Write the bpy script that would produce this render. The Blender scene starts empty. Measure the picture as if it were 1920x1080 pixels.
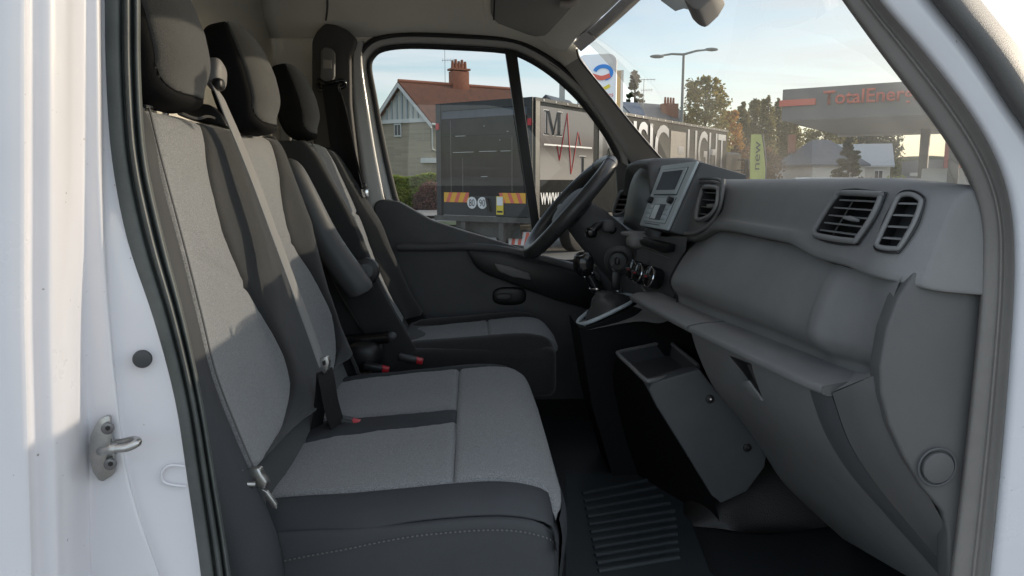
import bpy, bmesh, math, random
from mathutils import Vector as V, Matrix, noise as mnoise
random.seed(7)
R = math.radians
sc = bpy.context.scene

# ------------------------------------------------------------------ camera
CAM = V((0, 0, 1.6)); YAW = R(3.3); PIT = R(8.1); FPX = 1400.0
cd = bpy.data.cameras.new('camera'); cam = bpy.data.objects.new('camera', cd)
sc.collection.objects.link(cam)
cam.location = CAM; cam.rotation_euler = (R(90) - PIT, 0, -YAW)
cd.sensor_width = 36; cd.lens = 36 * FPX / 1920; cd.clip_start = 0.02; cd.clip_end = 2000
sc.camera = cam

# ------------------------------------------------------------------ sky, sun, exposure
SUN_AZ = R(68); SUN_EL = R(13.5)          # azimuth from +Y towards +X
w = bpy.data.worlds.new('World'); sc.world = w; w.use_nodes = True
nt = w.node_tree; nt.nodes.clear(); N = nt.nodes.new; L = nt.links.new
out = N('ShaderNodeOutputWorld'); bg = N('ShaderNodeBackground'); bg.inputs[1].default_value = 0.15
sky = N('ShaderNodeTexSky'); sky.sky_type = 'NISHITA'; sky.sun_disc = False
sky.sun_elevation = SUN_EL; sky.sun_rotation = SUN_AZ; sky.air_density = 1.0; sky.dust_density = 1.2; sky.ozone_density = 1.5
tc = N('ShaderNodeTexCoord'); sep = N('ShaderNodeSeparateXYZ'); L(tc.outputs['Generated'], sep.inputs[0])
zz = N('ShaderNodeMath'); zz.operation = 'MAXIMUM'; L(sep.outputs[2], zz.inputs[0]); zz.inputs[1].default_value = 0.0
za = N('ShaderNodeMath'); za.operation = 'ADD'; L(zz.outputs[0], za.inputs[0]); za.inputs[1].default_value = 0.10
dx = N('ShaderNodeMath'); dx.operation = 'DIVIDE'; L(sep.outputs[0], dx.inputs[0]); L(za.outputs[0], dx.inputs[1])
dy = N('ShaderNodeMath'); dy.operation = 'DIVIDE'; L(sep.outputs[1], dy.inputs[0]); L(za.outputs[0], dy.inputs[1])
cmb = N('ShaderNodeCombineXYZ'); L(dx.outputs[0], cmb.inputs[0]); L(dy.outputs[0], cmb.inputs[1])
mp = N('ShaderNodeMapping'); mp.inputs['Rotation'].default_value = (0, 0, R(12)); mp.inputs['Scale'].default_value = (0.35, 1.0, 1); L(cmb.outputs[0], mp.inputs[0])
nz = N('ShaderNodeTexNoise'); nz.inputs['Scale'].default_value = 0.9; nz.inputs['Detail'].default_value = 7; nz.inputs['Roughness'].default_value = 0.62; nz.inputs['Distortion'].default_value = 0.6
L(mp.outputs[0], nz.inputs['Vector'])
cr = N('ShaderNodeValToRGB'); cr.color_ramp.elements[0].position = 0.40; cr.color_ramp.elements[1].position = 0.66
cr.color_ramp.elements[0].color = (0.06, 0.06, 0.06, 1); cr.color_ramp.elements[1].color = (0.92, 0.92, 0.92, 1)
L(nz.outputs[0], cr.inputs[0])
mx = N('ShaderNodeMixRGB'); L(sky.outputs[0], mx.inputs[1]); mx.inputs[2].default_value = (4.3, 4.4, 4.45, 1)
hz = N('ShaderNodeMapRange'); hz.inputs[1].default_value = 0.0; hz.inputs[2].default_value = 0.20; hz.inputs[3].default_value = 0.55; hz.inputs[4].default_value = 0.0; L(sep.outputs[2], hz.inputs[0])
hm = N('ShaderNodeMath'); hm.operation = 'MAXIMUM'; L(hz.outputs[0], hm.inputs[0]); L(cr.outputs[0], hm.inputs[1]); L(hm.outputs[0], mx.inputs[0])
L(mx.outputs[0], bg.inputs[0]); L(bg.outputs[0], out.inputs[0])
sl = bpy.data.lights.new('sun', 'SUN'); sl.energy = 2.0; sl.angle = R(0.55); sl.color = (1.0, 0.86, 0.68)
so = bpy.data.objects.new('sun', sl); sc.collection.objects.link(so)
SD = V((math.cos(SUN_EL) * math.sin(SUN_AZ), math.cos(SUN_EL) * math.cos(SUN_AZ), math.sin(SUN_EL)))
so.rotation_euler = SD.to_track_quat('Z', 'Y').to_euler(); so.location = SD * 60
sc.view_settings.view_transform = 'Standard'; sc.view_settings.look = 'None'
sc.view_settings.exposure = 1.25; sc.view_settings.gamma = 1.0; sc.view_settings.use_curve_mapping = False
sc.render.engine = 'CYCLES'; sc.cycles.use_denoising = True
sc.cycles.max_bounces = 8; sc.cycles.diffuse_bounces = 5; sc.cycles.glossy_bounces = 4; sc.cycles.transparent_max_bounces = 12
sc.cycles.caustics_reflective = False; sc.cycles.caustics_refractive = False

# ------------------------------------------------------------------ pixel <-> place
_f = V((math.sin(YAW) * math.cos(PIT), math.cos(YAW) * math.cos(PIT), -math.sin(PIT)))
_r = V((math.cos(YAW), -math.sin(YAW), 0)); _u = _r.cross(_f)
def ray(px, py): return _f + _r * ((px - 960) / FPX) - _u * ((py - 540) / FPX)
def PY(px, py, Y): d = ray(px, py); return CAM + d * (Y / d.y)
def PX(px, py, X): d = ray(px, py); return CAM + d * (X / d.x)
def PZ(px, py, Z): d = ray(px, py); return CAM + d * ((Z - 1.6) / d.z)

# ------------------------------------------------------------------ materials
MATS = {}
def mat(name, col, rough=0.5, metal=0.0, spec=0.5, vary=0.0, vscale=8.0, bump=0.0, bscale=300.0, coat=0.0, wave=None, col2=None, speck=0.0, sscale=900.0, sheen=0.0):
    m = bpy.data.materials.new(name); m.use_nodes = True; t = m.node_tree; b = t.nodes['Principled BSDF']
    b.inputs['Base Color'].default_value = (*col, 1); b.inputs['Roughness'].default_value = rough
    b.inputs['Metallic'].default_value = metal; b.inputs['Specular IOR Level'].default_value = spec
    b.inputs['Coat Weight'].default_value = coat; b.inputs['Coat Roughness'].default_value = 0.08
    if sheen: b.inputs['Sheen Weight'].default_value = sheen; b.inputs['Sheen Roughness'].default_value = 0.5
    co = t.nodes.new('ShaderNodeTexCoord'); cur = None
    def mixc(fac_out, a, bcol, amt):
        mm = t.nodes.new('ShaderNodeMixRGB'); mu = t.nodes.new('ShaderNodeMath'); mu.operation = 'MULTIPLY'; mu.inputs[1].default_value = amt
        t.links.new(fac_out, mu.inputs[0]); t.links.new(mu.outputs[0], mm.inputs[0])
        if a is None: mm.inputs[1].default_value = (*col, 1)
        else: t.links.new(a, mm.inputs[1])
        mm.inputs[2].default_value = (*bcol, 1); return mm.outputs[0]
    if vary or col2:
        n = t.nodes.new('ShaderNodeTexNoise'); n.inputs['Scale'].default_value = vscale; n.inputs['Detail'].default_value = 6 if vscale >= 3 else 2.5; n.inputs['Roughness'].default_value = 0.65
        t.links.new(co.outputs['Object'], n.inputs['Vector'])
        rp = t.nodes.new('ShaderNodeValToRGB'); rp.color_ramp.elements[0].position = 0.35; rp.color_ramp.elements[1].position = 0.68
        t.links.new(n.outputs[0], rp.inputs[0])
        cur = mixc(rp.outputs[0], cur, col2 or tuple(c * (1 - vary) for c in col), 1.0)
        rr = t.nodes.new('ShaderNodeMapRange'); rr.inputs[3].default_value = max(0.02, rough - 0.06); rr.inputs[4].default_value = min(1, rough + 0.08)
        t.links.new(n.outputs[0], rr.inputs[0]); t.links.new(rr.outputs[0], b.inputs['Roughness'])
    if speck:
        n2 = t.nodes.new('ShaderNodeTexNoise'); n2.inputs['Scale'].default_value = sscale; n2.inputs['Detail'].default_value = 2; n2.inputs['Roughness'].default_value = 0.7
        t.links.new(co.outputs['Object'], n2.inputs['Vector'])
        r2 = t.nodes.new('ShaderNodeValToRGB'); r2.color_ramp.elements[0].position = 0.42; r2.color_ramp.elements[1].position = 0.6
        t.links.new(n2.outputs[0], r2.inputs[0]); cur = mixc(r2.outputs[0], cur, tuple(min(1, c * (1 + 2.2 * speck)) for c in col), 0.75)
    if cur is not None: t.links.new(cur, b.inputs['Base Color'])
    if bump:
        n3 = t.nodes.new('ShaderNodeTexNoise'); n3.inputs['Scale'].default_value = bscale; n3.inputs['Detail'].default_value = 3
        t.links.new(co.outputs['Object'], n3.inputs['Vector'])
        bp = t.nodes.new('ShaderNodeBump'); bp.inputs['Strength'].default_value = bump; bp.inputs['Distance'].default_value = 0.002
        t.links.new(n3.outputs[0], bp.inputs['Height']); t.links.new(bp.outputs[0], b.inputs['Normal'])
    if wave:
        sc_, axis, st = wave
        wv = t.nodes.new('ShaderNodeTexWave'); wv.bands_direction = axis; wv.inputs['Scale'].default_value = sc_; wv.inputs['Distortion'].default_value = 0.3
        t.links.new(co.outputs['Object'], wv.inputs['Vector'])
        bp = t.nodes.new('ShaderNodeBump'); bp.inputs['Strength'].default_value = st; bp.inputs['Distance'].default_value = 0.003
        t.links.new(wv.outputs[1], bp.inputs['Height']); t.links.new(bp.outputs[0], b.inputs['Normal'])
    MATS[name] = m; return m
def glass(name, tint, dirt, dscale):
    m = bpy.data.materials.new(name); m.use_nodes = True; t = m.node_tree; t.nodes.clear()
    o = t.nodes.new('ShaderNodeOutputMaterial'); tr = t.nodes.new('ShaderNodeBsdfTransparent'); tr.inputs[0].default_value = (*tint, 1)
    gl = t.nodes.new('ShaderNodeBsdfGlossy'); gl.inputs['Roughness'].default_value = 0.01
    lw = t.nodes.new('ShaderNodeLayerWeight'); lw.inputs[0].default_value = 0.5
    pw = t.nodes.new('ShaderNodeMath'); pw.operation = 'POWER'; pw.inputs[1].default_value = 5.0; t.links.new(lw.outputs['Facing'], pw.inputs[0])
    fr = t.nodes.new('ShaderNodeMath'); fr.operation = 'MULTIPLY_ADD'; fr.inputs[1].default_value = 0.9; fr.inputs[2].default_value = 0.04; t.links.new(pw.outputs[0], fr.inputs[0])
    m1 = t.nodes.new('ShaderNodeMixShader'); t.links.new(fr.outputs[0], m1.inputs[0]); t.links.new(tr.outputs[0], m1.inputs[1]); t.links.new(gl.outputs[0], m1.inputs[2])
    df = t.nodes.new('ShaderNodeBsdfTranslucent'); df.inputs[0].default_value = (0.8, 0.78, 0.72, 1)
    d2 = t.nodes.new('ShaderNodeBsdfDiffuse'); d2.inputs[0].default_value = (0.8, 0.78, 0.72, 1)
    m0 = t.nodes.new('ShaderNodeMixShader'); m0.inputs[0].default_value = 0.4; t.links.new(df.outputs[0], m0.inputs[1]); t.links.new(d2.outputs[0], m0.inputs[2])
    co = t.nodes.new('ShaderNodeTexCoord'); n = t.nodes.new('ShaderNodeTexNoise'); n.inputs['Scale'].default_value = dscale; n.inputs['Detail'].default_value = 8
    t.links.new(co.outputs['Object'], n.inputs['Vector'])
    mr = t.nodes.new('ShaderNodeMapRange'); mr.inputs[1].default_value = 0.3; mr.inputs[2].default_value = 0.8; mr.inputs[3].default_value = dirt * 0.5; mr.inputs[4].default_value = dirt * 1.6
    t.links.new(n.outputs[0], mr.inputs[0])
    m2 = t.nodes.new('ShaderNodeMixShader'); t.links.new(mr.outputs[0], m2.inputs[0]); t.links.new(m1.outputs[0], m2.inputs[1]); t.links.new(m0.outputs[0], m2.inputs[2])
    t.links.new(m2.outputs[0], o.inputs[0]); MATS[name] = m; return m

white = mat('white_paint', (0.69, 0.685, 0.715), 0.28, coat=0.5, vary=0.05, vscale=5, spec=0.5)
_t = white.node_tree; _b = _t.nodes['Principled BSDF']; _src = _b.inputs['Base Color'].links[0].from_socket
_co = _t.nodes.new('ShaderNodeTexCoord'); _n = _t.nodes.new('ShaderNodeTexNoise'); _n.inputs['Scale'].default_value = 120; _n.inputs['Detail'].default_value = 1.5; _t.links.new(_co.outputs['Object'], _n.inputs['Vector'])
_r2 = _t.nodes.new('ShaderNodeValToRGB'); _r2.color_ramp.elements[0].position = .755; _r2.color_ramp.elements[1].position = .80; _t.links.new(_n.outputs[0], _r2.inputs[0])
_m = _t.nodes.new('ShaderNodeMixRGB'); _t.links.new(_r2.outputs[0], _m.inputs[0]); _t.links.new(_src, _m.inputs[1]); _m.inputs[2].default_value = (.30, .28, .27, 1); _t.links.new(_m.outputs[0], _b.inputs['Base Color'])
rubber = mat('seal_rubber', (0.095, 0.105, 0.10), 0.5, vary=0.35, vscale=14, bump=0.15, bscale=500)
rubber_dk = mat('dark_rubber', (0.016, 0.016, 0.017), 0.5)
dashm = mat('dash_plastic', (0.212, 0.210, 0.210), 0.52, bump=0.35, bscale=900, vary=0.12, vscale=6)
dashe = mat('shaded_dash_plastic', (0.105, 0.103, 0.102), 0.55, bump=0.35, bscale=900, vary=0.1, vscale=6)  # dash plastic with shade put into its colour, for end parts facing the sky
dashd = mat('dark_dash_plastic', (0.100, 0.103, 0.108), 0.55, bump=0.3, bscale=900, vary=0.15, vscale=7)
blackp = mat('black_plastic', (0.012, 0.012, 0.013), 0.42, bump=0.1, bscale=700)
gloss = mat('gloss_black', (0.008, 0.008, 0.009), 0.12)
silverp = mat('grey_radio_plastic', (0.50, 0.57, 0.61), 0.45, vary=0.08)
fab = mat('grey_seat_fabric', (0.17, 0.175, 0.18), 0.95, speck=0.42, sscale=520, bump=0.6, bscale=650, sheen=0.25, spec=0.2, vary=0.1, vscale=5)
fabd = mat('dark_seat_fabric', (0.028, 0.029, 0.030), 0.9, speck=0.3, sscale=700, bump=0.4, bscale=900, sheen=0.25, spec=0.2, vary=0.2, vscale=6)
fabs = mat('charcoal_side_fabric', (0.052, 0.055, 0.060), 0.7, bump=0.2, bscale=700, spec=0.3, vary=0.12, vscale=5)
stitch = mat('pale_thread', (0.12, 0.12, 0.12), 0.8)
head_rest = mat('headrest_fabric', (0.058, 0.058, 0.056), 0.92, speck=0.35, sscale=600, bump=0.5, bscale=800, sheen=0.3, spec=0.2)
mat('black_headrest_cloth', (0.010, 0.010, 0.0105), 0.9, bump=0.4, bscale=800, spec=0.15)
web = mat('belt_webbing', (0.30, 0.30, 0.30), 0.7, wave=(160, 'Z', 0.5), spec=0.3)
webd = mat('black_webbing', (0.018, 0.018, 0.019), 0.7, wave=(160, 'Z', 0.4), spec=0.3)
liner = mat('grey_headlining', (0.78, 0.76, 0.69), 0.95, bump=0.25, bscale=500, vary=0.06, vscale=4, spec=0.1)
trimg = mat('pillar_trim_grey', (0.36, 0.335, 0.31), 0.55, bump=0.3, bscale=800, vary=0.08)
trimd = mat('dark_pillar_trim', (0.075, 0.072, 0.068), 0.6, bump=0.3, bscale=800)
frame_g = mat('door_frame_paint', (0.50, 0.50, 0.49), 0.4, coat=0.3)
steel = mat('zinc_steel', (0.50, 0.50, 0.49), 0.35, metal=1.0, vary=0.3, vscale=40)
chrome = mat('chrome', (0.75, 0.75, 0.76), 0.14, metal=1.0)
redp = mat('red_plastic', (0.55, 0.02, 0.03), 0.35)
plugm = mat('plug_rubber', (0.04, 0.042, 0.045), 0.5)
matm = mat('ribbed_mat', (0.034, 0.042, 0.047), 0.5, bump=0.2, bscale=500)
floorm = mat('cab_floor', (0.024, 0.027, 0.029), 0.45, bump=0.5, bscale=220)
glassw = glass('windscreen_glass', (0.61, 0.61, 0.60), 0.085, 3.0)
glassd = glass('door_glass', (0.56, 0.575, 0.58), 0.006, 4.0)
whitep = mat('white_print', (0.78, 0.78, 0.78), 0.5)
screenm = mat('dark_screen', (0.018, 0.014, 0.012), 0.35, spec=.2)
lcdm = mat('pale_lcd', (0.62, 0.66, 0.66), 0.2)
bolt_m = mat('dark_screw', (0.20, 0.20, 0.205), 0.4, metal=0.8)

# ------------------------------------------------------------------ mesh helpers
COL = sc.collection
def link(o, parent=None):
    COL.objects.link(o)
    if parent is not None:
        o.parent = parent
        if parent.parent is None: o.matrix_parent_inverse = Matrix.Translation(-parent.location)   # parts are built where they stand
    return o
def obj(name, verts, faces, m, parent=None, smooth=True, ang=40, solid=0, sub=0, off=-1):
    me = bpy.data.meshes.new(name); me.from_pydata([tuple(v) for v in verts], [], faces); me.update()
    bm = bmesh.new(); bm.from_mesh(me); bmesh.ops.recalc_face_normals(bm, faces=bm.faces); bm.to_mesh(me); bm.free()
    if smooth:
        me.shade_smooth(); me.set_sharp_from_angle(angle=R(ang))
    me.materials.append(m); o = bpy.data.objects.new(name, me); link(o, parent)
    if solid:
        s = o.modifiers.new('s', 'SOLIDIFY'); s.thickness = solid; s.offset = off
    if sub:
        s = o.modifiers.new('d', 'SUBSURF'); s.levels = s.render_levels = sub
    return o
def from_bm(name, bm, m, parent=None, ang=40):
    me = bpy.data.meshes.new(name); bmesh.ops.recalc_face_normals(bm, faces=bm.faces); bm.to_mesh(me); bm.free()
    me.shade_smooth(); me.set_sharp_from_angle(angle=R(ang)); me.materials.append(m)
    return link(bpy.data.objects.new(name, me), parent)
def prism(name, pts, off, m, parent=None, bevel=0.0, seg=2, ang=40):
    bm = bmesh.new(); a = [bm.verts.new(p) for p in pts]; b = [bm.verts.new(V(p) + V(off)) for p in pts]; n = len(a)
    bm.faces.new(a); bm.faces.new(b[::-1])
    for i in range(n): bm.faces.new([a[i], b[i], b[(i + 1) % n], a[(i + 1) % n]])
    bmesh.ops.recalc_face_normals(bm, faces=bm.faces)
    if bevel: bmesh.ops.bevel(bm, geom=list(bm.edges), offset=bevel, segments=seg, affect='EDGES', profile=0.5, clamp_overlap=True)
    return from_bm(name, bm, m, parent, ang)
def box(name, c, s, m, parent=None, bevel=0.0, rot=None, seg=2):
    bm = bmesh.new(); bmesh.ops.create_cube(bm, size=1)
    bmesh.ops.scale(bm, vec=V(s), verts=bm.verts)
    if bevel: bmesh.ops.bevel(bm, geom=list(bm.edges), offset=bevel, segments=seg, affect='EDGES', profile=0.5, clamp_overlap=True)
    if rot is not None: bmesh.ops.transform(bm, matrix=rot.to_4x4(), verts=bm.verts)
    bmesh.ops.translate(bm, vec=V(c), verts=bm.verts)
    return from_bm(name, bm, m, parent)
def cr_(p0, p1, p2, p3, t):
    return 0.5 * ((2 * p1) + (p2 - p0) * t + (2 * p0 - 5 * p1 + 4 * p2 - p3) * t * t + (3 * p1 - p0 - 3 * p2 + p3) * t ** 3)
def spline(pts, n, closed=False):
    pts = [V(p) for p in pts]; k = len(pts); res = []
    segs = k if closed else k - 1
    for s in range(segs):
        if closed: q = [pts[(s - 1) % k], pts[s], pts[(s + 1) % k], pts[(s + 2) % k]]
        else: q = [pts[max(s - 1, 0)], pts[s], pts[s + 1], pts[min(s + 2, k - 1)]]
        for i in range(n): res.append(cr_(*q, i / n))
    if not closed: res.append(pts[-1])
    return res
def grid_faces(nr, nc, cr=False, cc=False):
    f = []
    for i in range(nr if cr else nr - 1):
        for j in range(nc if cc else nc - 1):
            f.append((i * nc + j, i * nc + (j + 1) % nc, ((i + 1) % nr) * nc + (j + 1) % nc, ((i + 1) % nr) * nc + j))
    return f
def patch(name, rows, m, parent=None, nu=4, nv=4, solid=0, off=-1, ang=50, lin=False):
    """rows: list of rows of points; smooth in both directions"""
    rr = [spline(r, nu) if not lin else [V(p) for p in r] for r in rows]; nc = len(rr[0])
    cols = [spline([r[j] for r in rr], nv) for j in range(nc)]
    nr = len(cols[0]); vs = [cols[j][i] for i in range(nr) for j in range(nc)]
    return obj(name, vs, grid_faces(nr, nc), m, parent, solid=solid, off=off, ang=ang)
def tube(name, pts, r, m, parent=None, n=10, closed=False, prof=None, up=None, cap=True):
    """sweep a section along points; prof: [(a,b)] in (side, up) axes, r may be a list"""
    pts = [V(p) for p in pts]; k = len(pts); vs = []; up0 = V(up) if up is not None else None; prev = None
    for i, p in enumerate(pts):
        t = (pts[(i + 1) % k] - pts[i - 1]) if closed else (pts[min(i + 1, k - 1)] - pts[max(i - 1, 0)])
        t.normalize()
        if up0 is not None: a = t.cross(up0)
        else:
            if prev is None: prev = V((0, 0, 1)) if abs(t.z) < 0.9 else V((1, 0, 0))
            a = t.cross(prev)
        a.normalize(); b = a.cross(t); b.normalize()
        if up0 is None: prev = b
        rad = r[i] if isinstance(r, (list, tuple)) else r
        sec = prof or [(math.cos(2 * math.pi * j / n), math.sin(2 * math.pi * j / n)) for j in range(n)]
        for (x, y) in sec: vs.append(p + a * (x * rad) + b * (y * rad))
    ns = len(prof) if prof else n
    fs = grid_faces(k, ns, closed, True)
    if cap and not closed: fs += [tuple(range(ns)), tuple((k - 1) * ns + j for j in range(ns))]
    return obj(name, vs, fs, m, parent, ang=50)
def ribbon(name, pts, w_, t_, m, parent=None, up=(1, 0, 0)):
    h = w_ / 2; q = t_ / 2
    return tube(name, pts, 1.0, m, parent, prof=[(-h, -q), (-h * .92, -q * 1.3), (h * .92, -q * 1.3), (h, -q), (h, q), (h * .92, q * 1.3), (-h * .92, q * 1.3), (-h, q)], up=up)
def disc(name, c, axis, r, d, m, parent=None, n=24, bevel=0.0, r2=None):
    axis = V(axis).normalized(); q = axis.to_track_quat('Z', 'Y').to_matrix()
    bm = bmesh.new(); bmesh.ops.create_cone(bm, cap_ends=True, segments=n, radius1=r, radius2=r if r2 is None else r2, depth=d)
    if bevel:
        bmesh.ops.bevel(bm, geom=[e for e in bm.edges if abs(e.verts[0].co.z - e.verts[1].co.z) < 1e-6], offset=bevel, segments=2, affect='EDGES', profile=0.5)
    bmesh.ops.transform(bm, matrix=q.to_4x4(), verts=bm.verts); bmesh.ops.translate(bm, vec=V(c), verts=bm.verts)
    return from_bm(name, bm, m, parent)
def superell(name, c, s, m, parent=None, ex=0.5, ez=0.5, fn=None, nu=40, nv=24):
    """rounded box: half sizes s; fn deforms the local point"""
    def sg(v, e): return math.copysign(abs(v) ** e, v)
    vs = []
    for i in range(nv + 1):
        la = -math.pi / 2 + math.pi * i / nv
        for j in range(nu):
            lo = 2 * math.pi * j / nu
            p = V((sg(math.cos(la), ez) * sg(math.cos(lo), ex) * s[0], sg(math.cos(la), ez) * sg(math.sin(lo), ex) * s[1], sg(math.sin(la), ez) * s[2]))
            vs.append(V(c) + (fn(p) if fn else p))
    o = obj(name, vs, grid_faces(nv + 1, nu, False, True), m, parent, ang=80)
    return o
def text(name, s, o3, ex, ey, m, parent=None, extrude=0.0, width=None, height=None, bold=0.0, align='LEFT'):
    """flat lettering: o3 = lower left corner, ex, ey = unit directions; scaled to width x height"""
    cu = bpy.data.curves.new(name, 'FONT'); cu.body = s; cu.size = 1; cu.extrude = 0; cu.offset = bold; cu.resolution_u = 4
    tmp = bpy.data.objects.new('tmp', cu); COL.objects.link(tmp); bpy.context.view_layer.update()
    me = bpy.data.meshes.new_from_object(tmp.evaluated_get(bpy.context.evaluated_depsgraph_get()))
    bpy.data.objects.remove(tmp); xs = [v.co.x for v in me.vertices]; ys = [v.co.y for v in me.vertices]
    x0, x1, y0, y1 = min(xs), max(xs), min(ys), max(ys)
    sx = width / (x1 - x0) if width else (height / (y1 - y0)); sy = height / (y1 - y0) if height else sx
    ex = V(ex).normalized(); ey = V(ey).normalized(); n = ex.cross(ey)
    for v in me.vertices: v.co = V(o3) + ex * ((v.co.x - x0) * sx) + ey * ((v.co.y - y0) * sy)
    me.materials.append(m); o = bpy.data.objects.new(name, me); link(o, parent)
    if extrude:
        md = o.modifiers.new('s', 'SOLIDIFY'); md.thickness = extrude; md.offset = 0
    return o
def empty(name, loc, label=None, cat=None, group=None):
    o = bpy.data.objects.new(name, None); o.empty_display_size = 0.2; link(o); o.location = loc
    if label: o['label'] = label
    if cat: o['category'] = cat
    if group: o['group'] = group
    bpy.context.view_layer.update(); return o
def node(name, parent, label=None):        # an empty part that carries sub-parts
    o = bpy.data.objects.new(name, None); o.empty_display_size = 0.1; link(o, parent)
    if label: o['label'] = label
    return o
def lab(o, s): o['label'] = s; return o
def tag(o, label, cat, group=None):
    o['label'] = label; o['category'] = cat
    if group: o['group'] = group
    return o
def struct(o): o['kind'] = 'structure'; return o
def lerp(a, b, t): return a + (b - a) * t
def interp(tab, x):
    if x <= tab[0][0]: return tab[0][1]
    for (a, b), (c, d) in zip(tab, tab[1:]):
        if x <= c:
            t = (x - a) / (c - a); t2 = t
            return b + (d - b) * t2
    return tab[-1][1]

# =================================================================== GROUND AND FAR SETTING
asph = mat('forecourt_concrete', (0.27, 0.26, 0.245), 0.85, vary=0.25, vscale=0.8, bump=0.3, bscale=60)
grassm = mat('verge_grass', (0.085, 0.115, 0.035), 0.9, col2=(0.13, 0.13, 0.05), vscale=3)
pavem = mat('pale_pavement', (0.32, 0.30, 0.27), 0.85, vary=0.2, vscale=2)
def sheet(name, x0, x1, y0, y1, z, m):
    return struct(obj(name, [(x0, y0, z), (x1, y0, z), (x1, y1, z), (x0, y1, z)], [(0, 1, 2, 3)], m, smooth=False))
sheet('ground', -600, 900, -300, 1200, 0.0, asph)
sheet('pavement', -60, 0.2, 33.0, 36.0, 0.12, pavem)
sheet('grass_verge', -60, 1.5, 27.0, 29.6, 0.06, grassm)
sheet('garden_ground', -80, 6, 44.0, 75, 0.10, grassm)
sheet('field', -500, 800, 95, 1100, 0.05, grassm)
def hill(name, x0, x1, y, h, m, seed):
    rnd = random.Random(seed); rows = []
    for k, (dy, f) in enumerate(((-30, 0.0), (-12, 0.6), (0, 1.0), (40, 0.9))):
        row = []
        for i in range(60):
            x = lerp(x0, x1, i / 59)
            row.append(V((x, y + dy + rnd.uniform(-3, 3), f * h * (0.75 + 0.25 * math.sin(x * 0.021 + seed) + 0.10 * math.sin(x * 0.11 + 2 * seed) + rnd.uniform(-0.05, 0.05)))))
        rows.append(row)
    return struct(patch(name, rows, m, nu=2, nv=4))
woodm = mat('far_woodland', (0.055, 0.075, 0.045), 0.95, col2=(0.11, 0.095, 0.05), vscale=0.15, bump=1.0, bscale=0.8)
hill('hill', -260, 420, 230, 13, woodm, 3)

# ------------------------------------------------------------------ trees
def leafmat(name, c1, c2):
    m = mat(name, c1, 0.75, col2=c2, vscale=0.9, spec=0.2)
    t = m.node_tree; b = t.nodes['Principled BSDF']; o = t.nodes['Material Output']
    tr = t.nodes.new('ShaderNodeBsdfTranslucent'); mx_ = t.nodes.new('ShaderNodeMixShader'); mx_.inputs[0].default_value = 0.45
    src = b.inputs['Base Color'].links[0].from_socket; t.links.new(src, tr.inputs[0])
    t.links.new(b.outputs[0], mx_.inputs[1]); t.links.new(tr.outputs[0], mx_.inputs[2]); t.links.new(mx_.outputs[0], o.inputs[0])
    return m
barkm = mat('bark', (0.10, 0.085, 0.07), 0.9, vary=0.4, vscale=6)
birchl = leafmat('birch_leaves', (0.34, 0.27, 0.09), (0.20, 0.20, 0.07))
goldl = leafmat('golden_leaves', (0.52, 0.28, 0.07), (0.36, 0.22, 0.07))
poplarl = leafmat('poplar_leaves', (0.30, 0.26, 0.11), (0.20, 0.19, 0.08))
darkl = leafmat('evergreen_needles', (0.07, 0.085, 0.05), (0.11, 0.12, 0.065))
greenl = leafmat('hedge_leaves', (0.40, 0.44, 0.10), (0.24, 0.32, 0.07))
redl = leafmat('purple_red_leaves', (0.24, 0.11, 0.09), (0.15, 0.08, 0.07))
russl = leafmat('russet_leaves', (0.30, 0.17, 0.09), (0.20, 0.14, 0.08))
def leaves(name, centres, size, m, parent, seed):
    rnd = random.Random(seed); vs = []; fs = []
    for (c, k) in centres:
        a = V((rnd.gauss(0, 1), rnd.gauss(0, 1), rnd.gauss(0, 0.7))).normalized(); b = a.cross(V((rnd.gauss(0, 1), rnd.gauss(0, 1), rnd.gauss(0, 1)))).normalized()
        s = size * rnd.uniform(0.6, 1.3) * k; i = len(vs); c = V(c)
        vs += [c - a * s, c + b * s * 0.6, c + a * s, c - b * s * 0.6]; fs.append((i, i + 1, i + 2, i + 3))
    return obj(name, vs, fs, m, parent, smooth=False)
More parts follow.
